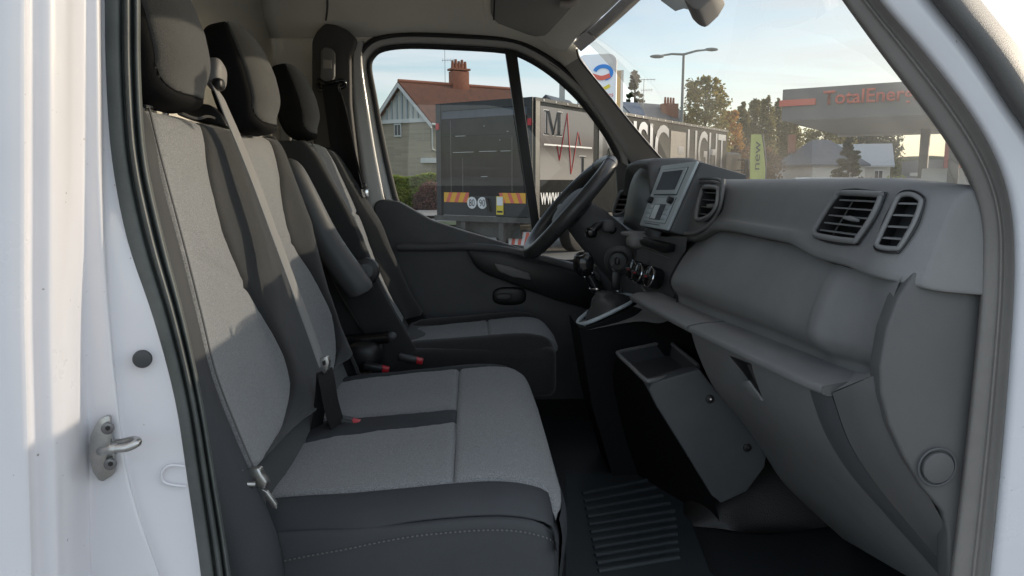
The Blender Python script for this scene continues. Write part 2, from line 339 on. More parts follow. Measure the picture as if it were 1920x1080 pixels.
def tree(name, base, h, rx, m, label, cat, seed, shape='round', n=1500, size=0.28, group=None, low=0.12):
    base = V(base); t = empty(name, base, label, cat, group); rnd = random.Random(seed)
    top = base + V((rnd.uniform(-.2, .2), 0, h * 0.93))
    tp = spline([base, base + V((rnd.uniform(-.1, .1), 0, h * 0.4)), top], 6)
    tube('trunk', tp, [lerp(0.028, 0.004, i / (len(tp) - 1)) * h for i in range(len(tp))], barkm, t, n=8)
    # clumps along limbs, then leaves round the clumps
    cl = []; nb = {'round': 46, 'poplar': 64, 'conifer': 34}[shape]
    limbs_v = []; limbs_f = []
    for i in range(nb):
        f = low + (1 - low) * (i + rnd.random()) / nb
        if shape == 'conifer': rad = rx * (1 - f) ** 0.8 * 1.05 + 0.08
        elif shape == 'poplar': rad = rx * math.sin(math.pi * min(1, max(0.05, (f - low) / (1 - low) * 0.85 + 0.12))) ** 0.6
        else: rad = rx * math.sqrt(max(0.02, 1 - ((f - 0.55) / 0.50) ** 2))
        for q in range(3 if shape != 'poplar' else 2):
            an = rnd.uniform(0, 2 * math.pi); rr = rad * (rnd.uniform(0.45, 1.0))
            cpt = base + V((math.cos(an) * rr, math.sin(an) * rr, h * f + (-0.12 * rr if shape == 'conifer' else rnd.uniform(-.2, .2))))
            cl.append((cpt, (0.40 if shape == 'round' else 0.46 if shape == 'poplar' else 0.26) * max(rad, rx * 0.25) * rnd.uniform(0.7, 1.3)))
            if q == 0:
                p0 = base + V((0, 0, h * f * (0.82 if shape == 'round' else 0.75 if shape == 'poplar' else 0.99))); k = len(limbs_v)
                d = (cpt - p0); s = d.cross(V((0, 0, 1))).normalized() * 0.006 * h; u2 = s.cross(d).normalized() * 0.006 * h
                limbs_v += [p0 - s, p0 + s, p0 + u2, cpt]; limbs_f += [(k, k + 1, k + 3), (k + 1, k + 2, k + 3), (k + 2, k, k + 3)]
    obj('limbs', limbs_v, limbs_f, barkm, t, smooth=False)['kind'] = 'stuff'
    pts = []
    for i in range(n):
        c, r = rnd.choice(cl); d = V((rnd.gauss(0, 1), rnd.gauss(0, 1), rnd.gauss(0, 1))).normalized() * (r * rnd.random() ** 0.45)
        if shape == 'poplar': d.z *= 2.2
        if shape == 'conifer': d.z *= 0.5
        pts.append((c + d, 1.0))
    leaves('crown', pts, size, m, t, seed + 1)
    return t
def at(px, py, Y): return PY(px, py, Y)
def gx(px, Y): return PY(px, 340, Y).x

tree('conifer_tree', (gx(1187, 62), 62, 0), 10.6, 1.9, darkl, 'tall dark thin conifer just behind the roadside price totem', 'tree', 11, 'conifer', 2600, 0.22)
tree('birch_tree', (gx(1318, 58), 58, 0), 9.3, 2.0, birchl, 'loose yellowish birch just past the twin armed street lamp', 'tree', 12, 'round', 5200, 0.17)
tree('golden_tree', (gx(1362, 64), 64, 0), 7.6, 1.25, goldl, 'small bright orange autumn tree above the lorry front end', 'tree', 13, 'round', 2600, 0.18)
pl = [('slender', 1386, 80, 9.8, 0.95), ('tallest', 1411, 82, 10.4, 1.25), ('middle', 1432, 79, 10.3, 1.1), ('fourth', 1453, 84, 10.6, 1.2), ('last', 1476, 81, 8.8, 1.3)]
names = ['first poplar of the row, nearest the orange tree', 'second poplar from the orange tree, behind the lime flag', 'third poplar of the row, just past the lime flag top', 'fourth poplar of the row, next to the one touching the canopy', 'last poplar of the row, beneath the canopy corner']
for i, (nm, px, Y, h, r) in enumerate(pl):
    tree('poplar_tree', (gx(px, Y), Y, 0), h, r, poplarl, names[i], 'tree', 20 + i, 'poplar', 4200, 0.17, 'poplars standing in a row')
tree('russet_tree', (gx(1385, 60), 60, 0), 4.2, 1.6, russl, 'low russet brown bushy tree just beyond the lorry cab', 'tree', 31, 'round', 3000, 0.17)
tree('russet_tree', (gx(1425, 66), 66, 0), 4.4, 1.8, russl, 'low russet brown bushy tree right behind the lime flag', 'tree', 32, 'round', 3000, 0.17)
tree('rounded_tree', (gx(1543, 95), 95, 0), 8.2, 3.4, poplarl, 'broad rounded tree behind the slate roofed white house', 'tree', 33, 'round', 6000, 0.22)
tree('rounded_tree', (gx(1632, 100), 100, 0), 8.8, 3.6, darkl, 'broad dark tree behind the fir, beneath the canopy', 'tree', 34, 'round', 6000, 0.24)
tree('fir_tree', (gx(1588, 56), 56, 0), 5.2, 1.55, darkl, 'dense dark fir in front of the white houses', 'tree', 35, 'conifer', 6000, 0.16, low=0.02)
def bush(name, px, Y, h, rx, ry, m, label, seed, n=900, size=0.14, cat='shrub'):
    rnd = random.Random(seed); c = V((gx(px, Y), Y, 0)); t = empty(name, c, label, cat)
    pts = []
    for i in range(n):
        d = V((rnd.gauss(0, 1), rnd.gauss(0, 1), abs(rnd.gauss(0, 1)))).normalized() * rnd.random() ** 0.3
        pts.append((c + V((d.x * rx * (1 + .2 * rnd.random()), d.y * ry, d.z * h * (0.85 + 0.3 * rnd.random()))), 1.0))
    leaves('foliage', pts, size, m, t, seed)
    for k in range(3): tube('stem', [c + V((0.05 * k - .05, 0, 0)), c + V((0.25 * rx * (k - 1), 0, h * 0.8))], 0.03, barkm, t, n=6)
    return t
# hedge in front of the house
hd = empty('clipped_hedge', (gx(770, 46), 46, 0), 'sunlit yellow green clipped hedge in front of the brick house', 'hedge')
rnd = random.Random(5); pts = []
for i in range(6500):
    x = rnd.uniform(gx(690, 46), gx(862, 46)); y = 46 + rnd.uniform(-.6, .6); z = rnd.random() ** 0.7 * 1.98
    if rnd.random() < 0.6: y = 45.4 + rnd.uniform(-.12, .12)
    pts.append((V((x, y, z + 0.12 * math.sin(x * 2.1))), 1.0))
leaves('foliage', pts, 0.13, greenl, hd, 6)
box('inner_twigs', (0.5 * (gx(690, 46) + gx(862, 46)), 46.05, 0.85), (gx(862, 46) - gx(690, 46), 0.9, 1.7), mat('hedge_twigs', (0.05, 0.06, 0.025), 0.9, vary=0.4), hd)
bush('red_shrub', 808, 43.5, 1.62, 1.0, 0.6, redl, 'purple red rounded shrub in front of the hedge beside the lorry', 41, 1500, 0.11)
bush('garden_shrub', 1530, 50, 1.75, 1.2, 0.6, greenl, 'yellow green shrub before the white house next to the fir', 42, 700, 0.15)
bush('garden_shrub', 1640, 46, 1.7, 2.3, 0.7, russl, 'orange brown hedge shrub past the fir below the canopy', 43, 1100, 0.13)
bush('garden_shrub', 1680, 48, 1.85, 1.6, 0.7, greenl, 'olive green shrub beside the orange brown one', 44, 800, 0.14)

# ------------------------------------------------------------------ houses
brickm = bpy.data.materials.new('yellow_brick'); brickm.use_nodes = True
_t = brickm.node_tree; _b = _t.nodes['Principled BSDF']; _b.inputs['Roughness'].default_value = 0.9
_bk = _t.nodes.new('ShaderNodeTexBrick'); _bk.inputs['Scale'].default_value = 1.0; _bk.inputs['Brick Width'].default_value = 0.42; _bk.inputs['Row Height'].default_value = 0.16; _bk.inputs['Mortar Size'].default_value = 0.014
_bk.inputs['Color1'].default_value = (0.40, 0.34, 0.25, 1); _bk.inputs['Color2'].default_value = (0.31, 0.265, 0.195, 1); _bk.inputs['Mortar'].default_value = (0.36, 0.33, 0.27, 1)
_co = _t.nodes.new('ShaderNodeTexCoord'); _sp = _t.nodes.new('ShaderNodeSeparateXYZ'); _cb = _t.nodes.new('ShaderNodeCombineXYZ'); _ad = _t.nodes.new('ShaderNodeMath')
_t.links.new(_co.outputs['Object'], _sp.inputs[0]); _t.links.new(_sp.outputs[0], _ad.inputs[0]); _t.links.new(_sp.outputs[1], _ad.inputs[1]); _t.links.new(_ad.outputs[0], _cb.inputs[0]); _t.links.new(_sp.outputs[2], _cb.inputs[1])
_t.links.new(_cb.outputs[0], _bk.inputs[0]); _t.links.new(_bk.outputs[0], _b.inputs['Base Color'])
tilem = mat('red_roof_tile', (0.20, 0.085, 0.055), 0.85, col2=(0.14, 0.07, 0.05), vscale=2.5)
slatem = mat('slate_roof', (0.10, 0.12, 0.15), 0.6, vary=0.25, vscale=3)
renderm = mat('pale_render', (0.62, 0.60, 0.55), 0.85, vary=0.08, vscale=1.5)
timberb = mat('blue_grey_timber', (0.36, 0.42, 0.44), 0.7)
trimw = mat('white_trim', (0.66, 0.66, 0.64), 0.6)
winm = mat('dark_window_pane', (0.03, 0.035, 0.045), 0.08)
terram = mat('terracotta', (0.38, 0.15, 0.09), 0.85, vary=0.25, vscale=5)

HD = 55.0
hA = V((gx(808, HD), HD, 0))                                # near corner of the wing
gdir = V((gx(712, HD * 1.045), HD * 1.045, 0)) - hA; gw = gdir.length; gdir.normalize()
sdir = V((0.90, 0.44, 0)).normalized()                      # long side, receding to the right
house = empty('brick_house', hA, 'yellow brick house with red tiled roof and timbered gable beyond the hedge', 'house')
EAVE = PY(808, 221, HD).z; APEX = EAVE + 2.55
mid = hA + gdir * gw * 0.52
LEN = 9.6
def up(p, z): return V((p.x, p.y, z))
B0, B1 = hA, hA + gdir * gw; C0, C1 = hA + sdir * LEN, hA + gdir * gw + sdir * LEN
obj('brick_wall', [up(B0, 0), up(B1, 0), up(C1, 0), up(C0, 0), up(B0, EAVE), up(B1, EAVE), up(C1, EAVE), up(C0, EAVE)], [(0, 1, 5, 4), (1, 2, 6, 5), (2, 3, 7, 6), (3, 0, 4, 7)], brickm, house, smooth=False)
gn = V((0, 0, 1)).cross(gdir).normalized(); gn = gn if gn.y < 0 else -gn      # towards the viewer
sn = V((0, 0, 1)).cross(sdir).normalized(); sn = sn if sn.y < 0 else -sn
g = prism('gable_panel', [up(B0, EAVE), up(B1, EAVE), up(mid, APEX)], gn * 0.06, renderm, house)
prism('gable_beam', [up(B0, EAVE - .28) + gn * .0, up(B1, EAVE - .28), up(B1, EAVE), up(B0, EAVE)], gn * 0.14, trimw, house)
for i in range(1, 10):
    f = i / 10; p = B0 + gdir * gw * f; zt = lerp(EAVE, APEX, f / 0.52 if f < 0.52 else (1 - f) / 0.48)
    prism('gable_batten', [up(p, EAVE + .02), up(p + gdir * 0.12, EAVE + .02), up(p + gdir * .12, zt - .1), up(p, zt - .1)], gn * 0.13, timberb, house)
ov = 0.45
def slope(nm, e0, r0, e1, r1, m, par):
    return prism(nm, [e0, e1, r1, r0], V((0, 0, 0.14)), m, par)
fr = gn * ov
drop = (APEX - EAVE) / (gw * 0.52) * ov
rp0, rp1 = up(mid, APEX) + fr, up(mid, APEX) + sdir * LEN
rf = slope('roof_slope', up(B0 - gdir * ov, EAVE - drop) + fr, rp0, up(B0 - gdir * ov, EAVE - drop) + sdir * LEN, rp1, tilem, house)
slope('roof_slope', up(B1 + gdir * ov, EAVE - drop) + fr, rp0, up(B1 + gdir * ov, EAVE - drop) + sdir * LEN, rp1, tilem, house)
tube('ridge_tiles', [rp0 + V((0, 0, .14)), rp1 + V((0, 0, .14))], 0.13, terram, house, n=8)
for s_, e_ in ((B0 - gdir * ov, 1), (B1 + gdir * ov, -1)):
    prism('barge_board', [up(s_, EAVE - drop) + fr, up(mid, APEX) + fr, up(mid, APEX - .3) + fr, up(s_, EAVE - drop - .3) + fr], gn * .08, trimw, house)
def window(par, o3, ex, n, w_, h_, z, m_frame=trimw):
    p = up(o3, z); wn = prism('window', [p, p + ex * w_, p + ex * w_ + V((0, 0, h_)), p + V((0, 0, h_))], n * 0.10, m_frame, par)
    for k in range(2):
        q = p + ex * (w_ * (0.1 + 0.45 * k)) + V((0, 0, h_ * .1)) + n * 0.101
        prism('pane', [q, q + ex * w_ * .36, q + ex * w_ * .36 + V((0, 0, h_ * .8)), q + V((0, 0, h_ * .8))], n * 0.01, winm, wn)
    return wn
window(house, B0 + gdir * gw * 0.54, gdir, gn, 0.62, 0.95, EAVE - 1.25)
prism('window_lintel', [up(B0 + gdir * gw * .50, EAVE - .28), up(B0 + gdir * gw * .71, EAVE - .28), up(B0 + gdir * gw * .71, EAVE - .12), up(B0 + gdir * gw * .50, EAVE - .12)], gn * .16, trimw, house)
window(house, hA + sdir * 0.75, sdir, sn, 0.75, 1.15, EAVE - 1.45)
prism('porch_slab', [up(hA - gdir * -.9, 2.95) + sn * .02, up(hA + sdir * 3.2, 2.95) + sn * .02, up(hA + sdir * 3.2, 3.3) + sn * .02, up(hA - gdir * -.9, 3.3) + sn * .02], sn * 0.9, trimw, house)
tube('porch_column', [up(hA + sdir * .45, 0) + sn * .75, up(hA + sdir * .45, 2.95) + sn * .75], 0.17, timberb, house, n=10)
tube('gutter', [up(B0 - gdir * ov, EAVE - drop - .02) + fr, up(B0 - gdir * ov, EAVE - drop - .02) + sdir * LEN], 0.09, trimw, house, n=8)
tube('downpipe', [up(hA + sdir * .12, EAVE - .3) + sn * .09, up(hA + sdir * .12, 3.9) + sn * .09, up(hA + sdir * 2.0, 3.4) + sn * .09], 0.06, trimw, house, n=8)
ch = up(mid, APEX + .1) + sdir * 4.6
cb = box('chimney', ch + V((0, 0, .25)), (1.35, 0.8, 1.6), terram, house, bevel=0.03, rot=Matrix.Rotation(math.atan2(sdir.y, sdir.x), 3, 'Z'))
box('chimney_cap', ch + V((0, 0, 1.18)), (1.5, .95, 0.14), terram, cb, rot=Matrix.Rotation(math.atan2(sdir.y, sdir.x), 3, 'Z'))
for i in range(5):
    disc('chimney_pot', ch + sdir * (-.52 + .26 * i) + V((0, 0, 1.5 + .12 * (i % 2))), (0, 0, 1), 0.14, 0.62, terram, cb, n=12, r2=0.10)
def aerial(par, p, h, s=1.0):
    a = node('aerial', par); mt = MATS['zinc_steel']
    tube('mast', [p, p + V((0, 0, h))], 0.022 * s, mt, a, n=6)
    for k, (z, ln) in enumerate(((h * .98, .9), (h * .62, .7))):
        tube('boom', [p + V((-ln * .3, 0, z)), p + V((ln, 0, z + .02))], 0.018 * s, mt, a, n=6)
        for j in range(5):
            x = lerp(-ln * .25, ln * .9, j / 4); tube('element', [p + V((x, -.1, z - .16)), p + V((x, .1, z + .16))], 0.010 * s, mt, a, n=5)
aerial(house, ch + sdir * -1.15, 2.9, 1.2)

def simple_house(name, px, Y, w_, d_, eave, ridge, yaw, wm, rm, label, wins, hip=0.0):
    c = V((gx(px, Y), Y, 0)); t = empty(name, c, label, 'house'); q = Matrix.Rotation(yaw, 3, 'Z')
    def T(x, y, z): return c + q @ V((x, y, z))
    a, b = w_ / 2, d_ / 2
    obj('wall', [T(-a, -b, 0), T(a, -b, 0), T(a, b, 0), T(-a, b, 0), T(-a, -b, eave), T(a, -b, eave), T(a, b, eave), T(-a, b, eave), T(-a, 0, ridge if not hip else eave), T(a, 0, ridge if not hip else eave)],
        [(0, 1, 5, 4), (1, 2, 6, 9, 5), (2, 3, 7, 6), (3, 0, 4, 8, 7)], wm, t, smooth=False)
    o = 0.3
    h1, h2 = T(-a + hip - o * (not hip), 0, ridge), T(a - hip + o * (not hip), 0, ridge)
    prism('roof_slope', [T(-a - o, -b - o, eave - .12), T(a + o, -b - o, eave - .12), h2, h1], (0, 0, .15), rm, t)
    prism('roof_slope', [T(-a - o, b + o, eave - .12), T(a + o, b + o, eave - .12), h2, h1], (0, 0, .15), rm, t)
    if hip:
        prism('roof_hip', [T(-a - o, -b - o, eave - .115), T(-a - o, b + o, eave - .115), h1], (0, 0, .15), rm, t)
        prism('roof_hip', [T(a + o, -b - o, eave - .115), T(a + o, b + o, eave - .115), h2], (0, 0, .15), rm, t)
    ex = q @ V((1, 0, 0)); n = q @ V((0, -1, 0))
    for (x, z, ww, hh) in wins: window(t, T(x, -b, 0), ex, n, ww, hh, z)
    return t, T
zinc = mat('bright_metal_roof', (0.55, 0.57, 0.58), 0.45, vary=0.15)
t1, T1 = simple_house('white_house', 1535, 66, 4.9, 6, 3.05, 5.15, R(6), renderm, slatem, 'white rendered house with slate hipped roof left of the fir', [(-1.9, 0.8, .7, 1.1)], hip=1.6)
box('chimney', T1(-2.0, 1.4, 5.0), (0.5, 0.5, 1.6), terram, t1)
t2, T2 = simple_house('white_house', 1612, 68, 4.4, 5.5, 3.0, 4.9, R(-24), renderm, zinc, 'white house with bright metal roof and tall window past the fir', [(0.9, 1.2, .75, 1.5), (-.2, 0.4, .6, .7)])
t3, T3 = simple_house('cottage', 1478, 82, 4.2, 5, 3.1, 4.6, R(-10), renderm, slatem, 'small pale cottage with orange shutters behind the lime flag', [(-.6, 1.2, .6, 1.0)])
prism('shutter', [T3(-.1, -2.5, 1.0), T3(.5, -2.5, 1.0), T3(.5, -2.5, 2.9), T3(-.1, -2.5, 2.9)], T3(0, -2.58, 0) - T3(0, -2.5, 0), mat('orange_shutter', (0.42, 0.25, 0.15), 0.7), t3)
t4, T4 = simple_house('dark_roof_house', 1212, 60, 5.5, 6, 5.2, 7.6, R(30), renderm, slatem, 'grey roofed house with chimney pots peeking over the lorry roof', [(0, 3, .8, 1)])
cb = box('chimney', T4(1.3, -1.0, 7.15), (1.3, 0.7, 1.1), terram, t4)
for i in range(4): disc('chimney_pot', T4(.85 + .3 * i, -1.0, 7.95), (0, 0, 1), 0.1, 0.5, terram, cb, n=10, r2=.08)
aerial(t4, T4(-1.0, -.5, 7.3), 2.2, 1.2)
t5, T5 = simple_house('slate_gable_house', 1045, 70, 5, 7, 6.0, 9.1, R(60), renderm, slatem, 'dark slate gable with pale chimney just over the lorry corner', [(0, 3, .8, 1)])
box('chimney', T5(-1.9, -1.2, 9.3), (0.45, 0.45, 2.2), renderm, t5)

# ------------------------------------------------------------------ lorry
tk_black = mat('lorry_black', (0.009, 0.011, 0.012), 0.75, spec=0.12, col2=(0.024, 0.025, 0.023), vscale=2.4)
tk_dark = mat('lorry_frame', (0.022, 0.024, 0.026), 0.5, vary=0.3, vscale=3)
tk_grey = mat('lorry_chassis', (0.10, 0.095, 0.085), 0.7, vary=0.4, vscale=4)
tk_blue = mat('lorry_blue_grey', (0.07, 0.085, 0.11), 0.5, vary=0.3, vscale=3)
panelm = bpy.data.materials.new('brushed_poster'); panelm.use_nodes = True
_t = panelm.node_tree; _b = _t.nodes['Principled BSDF']; _b.inputs['Roughness'].default_value = 0.75; _b.inputs['Specular IOR Level'].default_value = .15
_co = _t.nodes.new('ShaderNodeTexCoord'); _sp = _t.nodes.new('ShaderNodeSeparateXYZ'); _t.links.new(_co.outputs['Object'], _sp.inputs[0])
_rp = _t.nodes.new('ShaderNodeValToRGB'); _mr = _t.nodes.new('ShaderNodeMapRange'); _mr.inputs[1].default_value = 1.55; _mr.inputs[2].default_value = 3.15
_t.links.new(_sp.outputs[2], _mr.inputs[0]); _t.links.new(_mr.outputs[0], _rp.inputs[0])
_e = _rp.color_ramp.elements; _e[0].position = 0; _e[0].color = (0.36, 0.33, 0.30, 1); _e[1].position = 1; _e[1].color = (0.26, 0.25, 0.245, 1)
for p_, c_ in ((0.33, (0.28, 0.26, 0.24)), (0.47, (0.10, 0.085, 0.08)), (0.54, (0.16, 0.14, 0.135)), (0.72, (0.23, 0.22, 0.215))):
    k = _e.new(p_); k.color = (*c_, 1)
_t.links.new(_rp.outputs[0], _b.inputs['Base Color'])
oran = mat('reflective_orange', (0.80, 0.42, 0.03), 0.5); redr = mat('reflective_red', (0.72, 0.14, 0.09), 0.5)
yell = mat('warning_yellow', (0.75, 0.58, 0.05), 0.5)
TC = PY(1001, 424, 15.2); TC.z = 0                            # near rear corner on the ground
tsd = V((0.609, 0.793, 0)); trd = V((-0.793, 0.609, 0)); tsn = V((0.793, -0.609, 0)); trn = V((-0.609, -0.793, 0))
ZB, ZT, TW, TL = 0.78, 3.27, 2.5, 11.8
lorry = empty('box_lorry', TC, 'black box lorry with sound and light lettering on its side', 'lorry')
def tp(a, s, z, oa=0, os_=0): return TC + trd * a + tsd * s + V((0, 0, z)) + trn * oa + tsn * os_
prism('box_body', [tp(0, 0, ZB + .1), tp(TW, 0, ZB + .1), tp(TW, TL, ZB + .1), tp(0, TL, ZB + .1)], (0, 0, ZT - ZB - .1), tk_black, lorry, bevel=0.02)
def rquad(nm, a0, a1, z0, z1, d, m, o0=0.0, par=lorry): return prism(nm, [tp(a0, 0, z0, o0), tp(a1, 0, z0, o0), tp(a1, 0, z1, o0), tp(a0, 0, z1, o0)], trn * d, m, par)
def squad(nm, s0, s1, z0, z1, d, m, o0=0.0, par=lorry): return prism(nm, [tp(0, s0, z0, 0, o0), tp(0, s1, z0, 0, o0), tp(0, s1, z1, 0, o0), tp(0, s0, z1, 0, o0)], tsn * d, m, par)
rquad('corner_post', 0, 0.13, ZB, ZT, 0.07, tk_dark); rquad('corner_post', TW - .13, TW, ZB, ZT, 0.07, tk_dark)
rquad('roof_rail', .13, TW - .13, ZT - .16, ZT, 0.06, tk_dark)
for i, (z0, z1) in enumerate(((0.88, 1.30), (1.31, 1.70), (1.71, 2.22), (2.23, 2.56), (2.57, 2.93), (2.94, 3.10))):
    rquad('tail_board', .135, TW - .135, z0, z1, 0.035 + .006 * (i % 2), [tk_dark, tk_black, tk_black, tk_black, tk_black, tk_blue][i])
for z, a0_, a1_ in ((2.565, 1.72, 1.98), (2.225, .55, .80), (2.228, .9, 1.35), (2.222, 1.5, 2.05), (1.705, 1.15, 1.3), (2.62, .6, .64), (2.75, 1.2, 1.23), (2.45, .8, .83)): rquad('board_scuff', a0_, a1_, z - .002, z + .006, 0.048, trimw)
for a0_, z0_, z1_ in ((1.78, 1.3, 2.1), (2.1, 1.35, 2.9), (.5, 1.4, 2.5)): rquad('rust_streak', a0_, a0_ + .02, z0_, z1_, 0.046, tk_grey)
rquad('lower_beam', -.02, TW + .02, ZB - .02, ZB + .09, 0.13, tk_grey)
for (a0, a1) in ((.17, .80), (1.63, 2.31)):
    st = rquad('reflective_strip', a0, a1, 1.16, 1.37, 0.004, oran, 0.045)
    for k in range(3):
        b0 = a0 + (a1 - a0) * (0.1 + .34 * k); w3 = (a1 - a0) * .14
        prism('red_stripe', [tp(b0, 0, 1.162, .0505), tp(b0 + w3, 0, 1.162, .0505), tp(b0 + w3 - .09, 0, 1.368, .0505), tp(b0 - .09, 0, 1.368, .0505)] if a0 > 1 else
              [tp(b0, 0, 1.162, .0505), tp(b0 + w3, 0, 1.162, .0505), tp(b0 + w3 + .09, 0, 1.368, .0505), tp(b0 + .09, 0, 1.368, .0505)], trn * .002, redr, st)
for a, s in ((1.54, '80'), (1.265, '90')):
    d = disc('speed_disc', tp(a, 0, 1.155, .053), trn, 0.125, 0.006, whitep, lorry, n=28)
    text('speed_number', s, tp(a + .075, 0, 1.08, .06), -trd, (0, 0, 1), blackp, d, width=.15, height=.15)
lb = rquad('warning_label', .72, .90, 0.92, 1.30, .004, yell, .05); rquad('label_picture', .735, .885, 1.11, 1.285, .003, whitep, .0555, lb); rquad('label_line', .74, .88, .96, 1.0, .003, blackp, .0555, lb)
prism('lift_handle', [tp(1.03, 0, .98, .05), tp(1.09, 0, .98, .05), tp(1.16, 0, 1.26, .05), tp(1.10, 0, 1.26, .05)], trn * .05, gloss, lorry)
for a in (.75, 1.75): rquad('lift_arm', a - .06, a + .06, .30, ZB, .10, tk_grey)
prism('chassis', [tp(.4, .1, .42), tp(TW - .4, .1, .42), tp(TW - .4, TL, .42), tp(.4, TL, .42)], (0, 0, .34), tk_grey, lorry)
rquad('rear_bumper', .05, TW - .05, .42, .60, .10, tk_grey, -.3)
bp_ = rquad('bumper_plate', .08, .75, .28, .56, .01, whitep, -.19)
for k in range(4): prism('red_stripe', [tp(.12 + .16 * k, 0, .285, -.178), tp(.20 + .16 * k, 0, .285, -.178), tp(.14 + .16 * k, 0, .555, -.178), tp(.06 + .16 * k, 0, .555, -.178)], trn * .003, redr, bp_)
for a in (.35, TW - .35):
    wl = disc('wheel', tp(a, 2.3, .5), trd, .5, .3, rubber_dk, lorry, n=32, bevel=.04); disc('rim', tp(a, 2.3, .5) - trd * (.16 if a < 1 else -.16), trd, .27, .03, tk_grey, wl, n=24)
    wl = disc('wheel', tp(a, 10.2, .5), trd, .5, .3, rubber_dk, lorry, n=32, bevel=.04); disc('rim', tp(a, 10.2, .5) - trd * (.16 if a < 1 else -.16), trd, .27, .03, tk_grey, wl, n=24)
rquad('marker_lamp', .02, .10, 2.72, 2.85, .03, redp, .07); rquad('marker_lamp', TW - .10, TW - .02, 2.72, 2.85, .03, redp, .07)
squad('roof_rail', 0, TL, ZT - .07, ZT, .03, tk_grey); squad('corner_post', 0, .16, ZB, ZT - .07, .035, tk_dark)
for k in range(24): disc('rail_rivet', tp(0, .3 + k * .48, ZT - .035, 0, .03), tsn, .02, .02, trimw, lorry, n=8)
squad('side_skirt_rail', 0, TL, ZB - .02, ZB + .09, .05, tk_grey)
# poster with the initials
ps = squad('side_poster', .20, 2.48, 1.64, 3.12, .012, panelm, .004)
def sp(s, z, o=.018): return tp(0, s, z, 0, o)
def glyph(nm, polys, m, par, o=.018, d=.006):
    bm = bmesh.new()
    for pl_ in polys:
        a = [bm.verts.new(sp(x, z, o)) for x, z in pl_]; b = [bm.verts.new(sp(x, z, o + d)) for x, z in pl_]
        bm.faces.new(a); bm.faces.new(b[::-1])
        for i in range(len(a)): bm.faces.new([a[i], b[i], b[(i + 1) % len(a)], a[(i + 1) % len(a)]])
    return from_bm(nm, bm, m, par, 20)
def serif_M(x, z, w_, h_):
    return [[(x, z), (x + .26 * w_, z), (x + .26 * w_, z + .05 * h_), (x, z + .05 * h_)], [(x + .66 * w_, z), (x + w_, z), (x + w_, z + .05 * h_), (x + .66 * w_, z + .05 * h_)],
            [(x + .10 * w_, z + .05 * h_), (x + .16 * w_, z + .05 * h_), (x + .16 * w_, z + .95 * h_), (x + .10 * w_, z + .95 * h_)],
            [(x + .76 * w_, z + .05 * h_), (x + .91 * w_, z + .05 * h_), (x + .91 * w_, z + .95 * h_), (x + .76 * w_, z + .95 * h_)],
            [(x, z + .95 * h_), (x + .28 * w_, z + .95 * h_), (x + .28 * w_, z + h_), (x, z + h_)], [(x + .74 * w_, z + .95 * h_), (x + w_, z + .95 * h_), (x + w_, z + h_), (x + .74 * w_, z + h_)],
            [(x + .16 * w_, z + .95 * h_), (x + .30 * w_, z + .95 * h_), (x + .54 * w_, z + .10 * h_), (x + .46 * w_, z + .0 * h_)], [(x + .46 * w_, z), (x + .52 * w_, z), (x + .76 * w_, z + .90 * h_), (x + .76 * w_, z + .98 * h_), (x + .72 * w_, z + .98 * h_)]]
def serif_I(x, z, w_, h_):
    return [[(x, z), (x + w_, z), (x + w_, z + .06 * h_), (x, z + .06 * h_)], [(x, z + .94 * h_), (x + w_, z + .94 * h_), (x + w_, z + h_), (x, z + h_)], [(x + .33 * w_, z + .06 * h_), (x + .67 * w_, z + .06 * h_), (x + .67 * w_, z + .94 * h_), (x + .33 * w_, z + .94 * h_)]]
lettg = mat('dark_grey_print', (0.03, 0.034, 0.038), 0.85, spec=.08); redl_ = mat('red_print', (0.62, 0.04, 0.05), 0.5)
glyph('letter_outline', serif_M(.32, 2.545, .76, .51), whitep, ps, .0175, .002); glyph('letter', serif_M(.34, 2.555, .72, .49), lettg, ps, .021)
glyph('letter_outline', serif_I(1.83, 1.72, .30, .45), whitep, ps, .0175, .002); glyph('letter', serif_I(1.85, 1.73, .26, .43), lettg, ps, .021)
squad('poster_line', .34, 2.40, 2.34, 2.372, .004, whitep, .0175, ps)
zig = [(.86, 2.35), (.96, 2.05), (1.27, 3.04), (1.46, 1.77), (1.75, 2.67), (1.88, 2.40)]
tube('pulse_line', [sp(x, z, .022) for x, z in zig], .014, redl_, ps, n=6)
txt_m = bpy.data.materials.new('silver_lettering'); txt_m.use_nodes = True
_t = txt_m.node_tree; _b = _t.nodes['Principled BSDF']; _b.inputs['Roughness'].default_value = 0.75; _b.inputs['Specular IOR Level'].default_value = .15
_co = _t.nodes.new('ShaderNodeTexCoord'); _sp = _t.nodes.new('ShaderNodeSeparateXYZ'); _t.links.new(_co.outputs['Object'], _sp.inputs[0])
_rp = _t.nodes.new('ShaderNodeValToRGB'); _mr = _t.nodes.new('ShaderNodeMapRange'); _mr.inputs[1].default_value = 1.8; _mr.inputs[2].default_value = 3.15
_t.links.new(_sp.outputs[2], _mr.inputs[0]); _t.links.new(_mr.outputs[0], _rp.inputs[0]); _e = _rp.color_ramp.elements
_e[0].color = (0.30, 0.29, 0.28, 1); _e[1].color = (0.60, 0.60, 0.59, 1); k = _e.new(.35); k.color = (0.18, 0.17, 0.165, 1); k = _e.new(.6); k.color = (0.42, 0.41, 0.40, 1)
_t.links.new(_rp.outputs[0], _b.inputs['Base Color'])
text('side_lettering', 'MUSIC', sp(2.75, 1.92), tsd, (0, 0, 1), txt_m, lorry, width=4.1, height=1.2, bold=.012)
text('side_lettering', '-', sp(7.55, 2.38), tsd, (0, 0, 1), txt_m, lorry, width=.42, height=.22)
text('side_lettering', 'LIGHT', sp(8.25, 1.92), tsd, (0, 0, 1), txt_m, lorry, width=3.35, height=1.2, bold=.012)
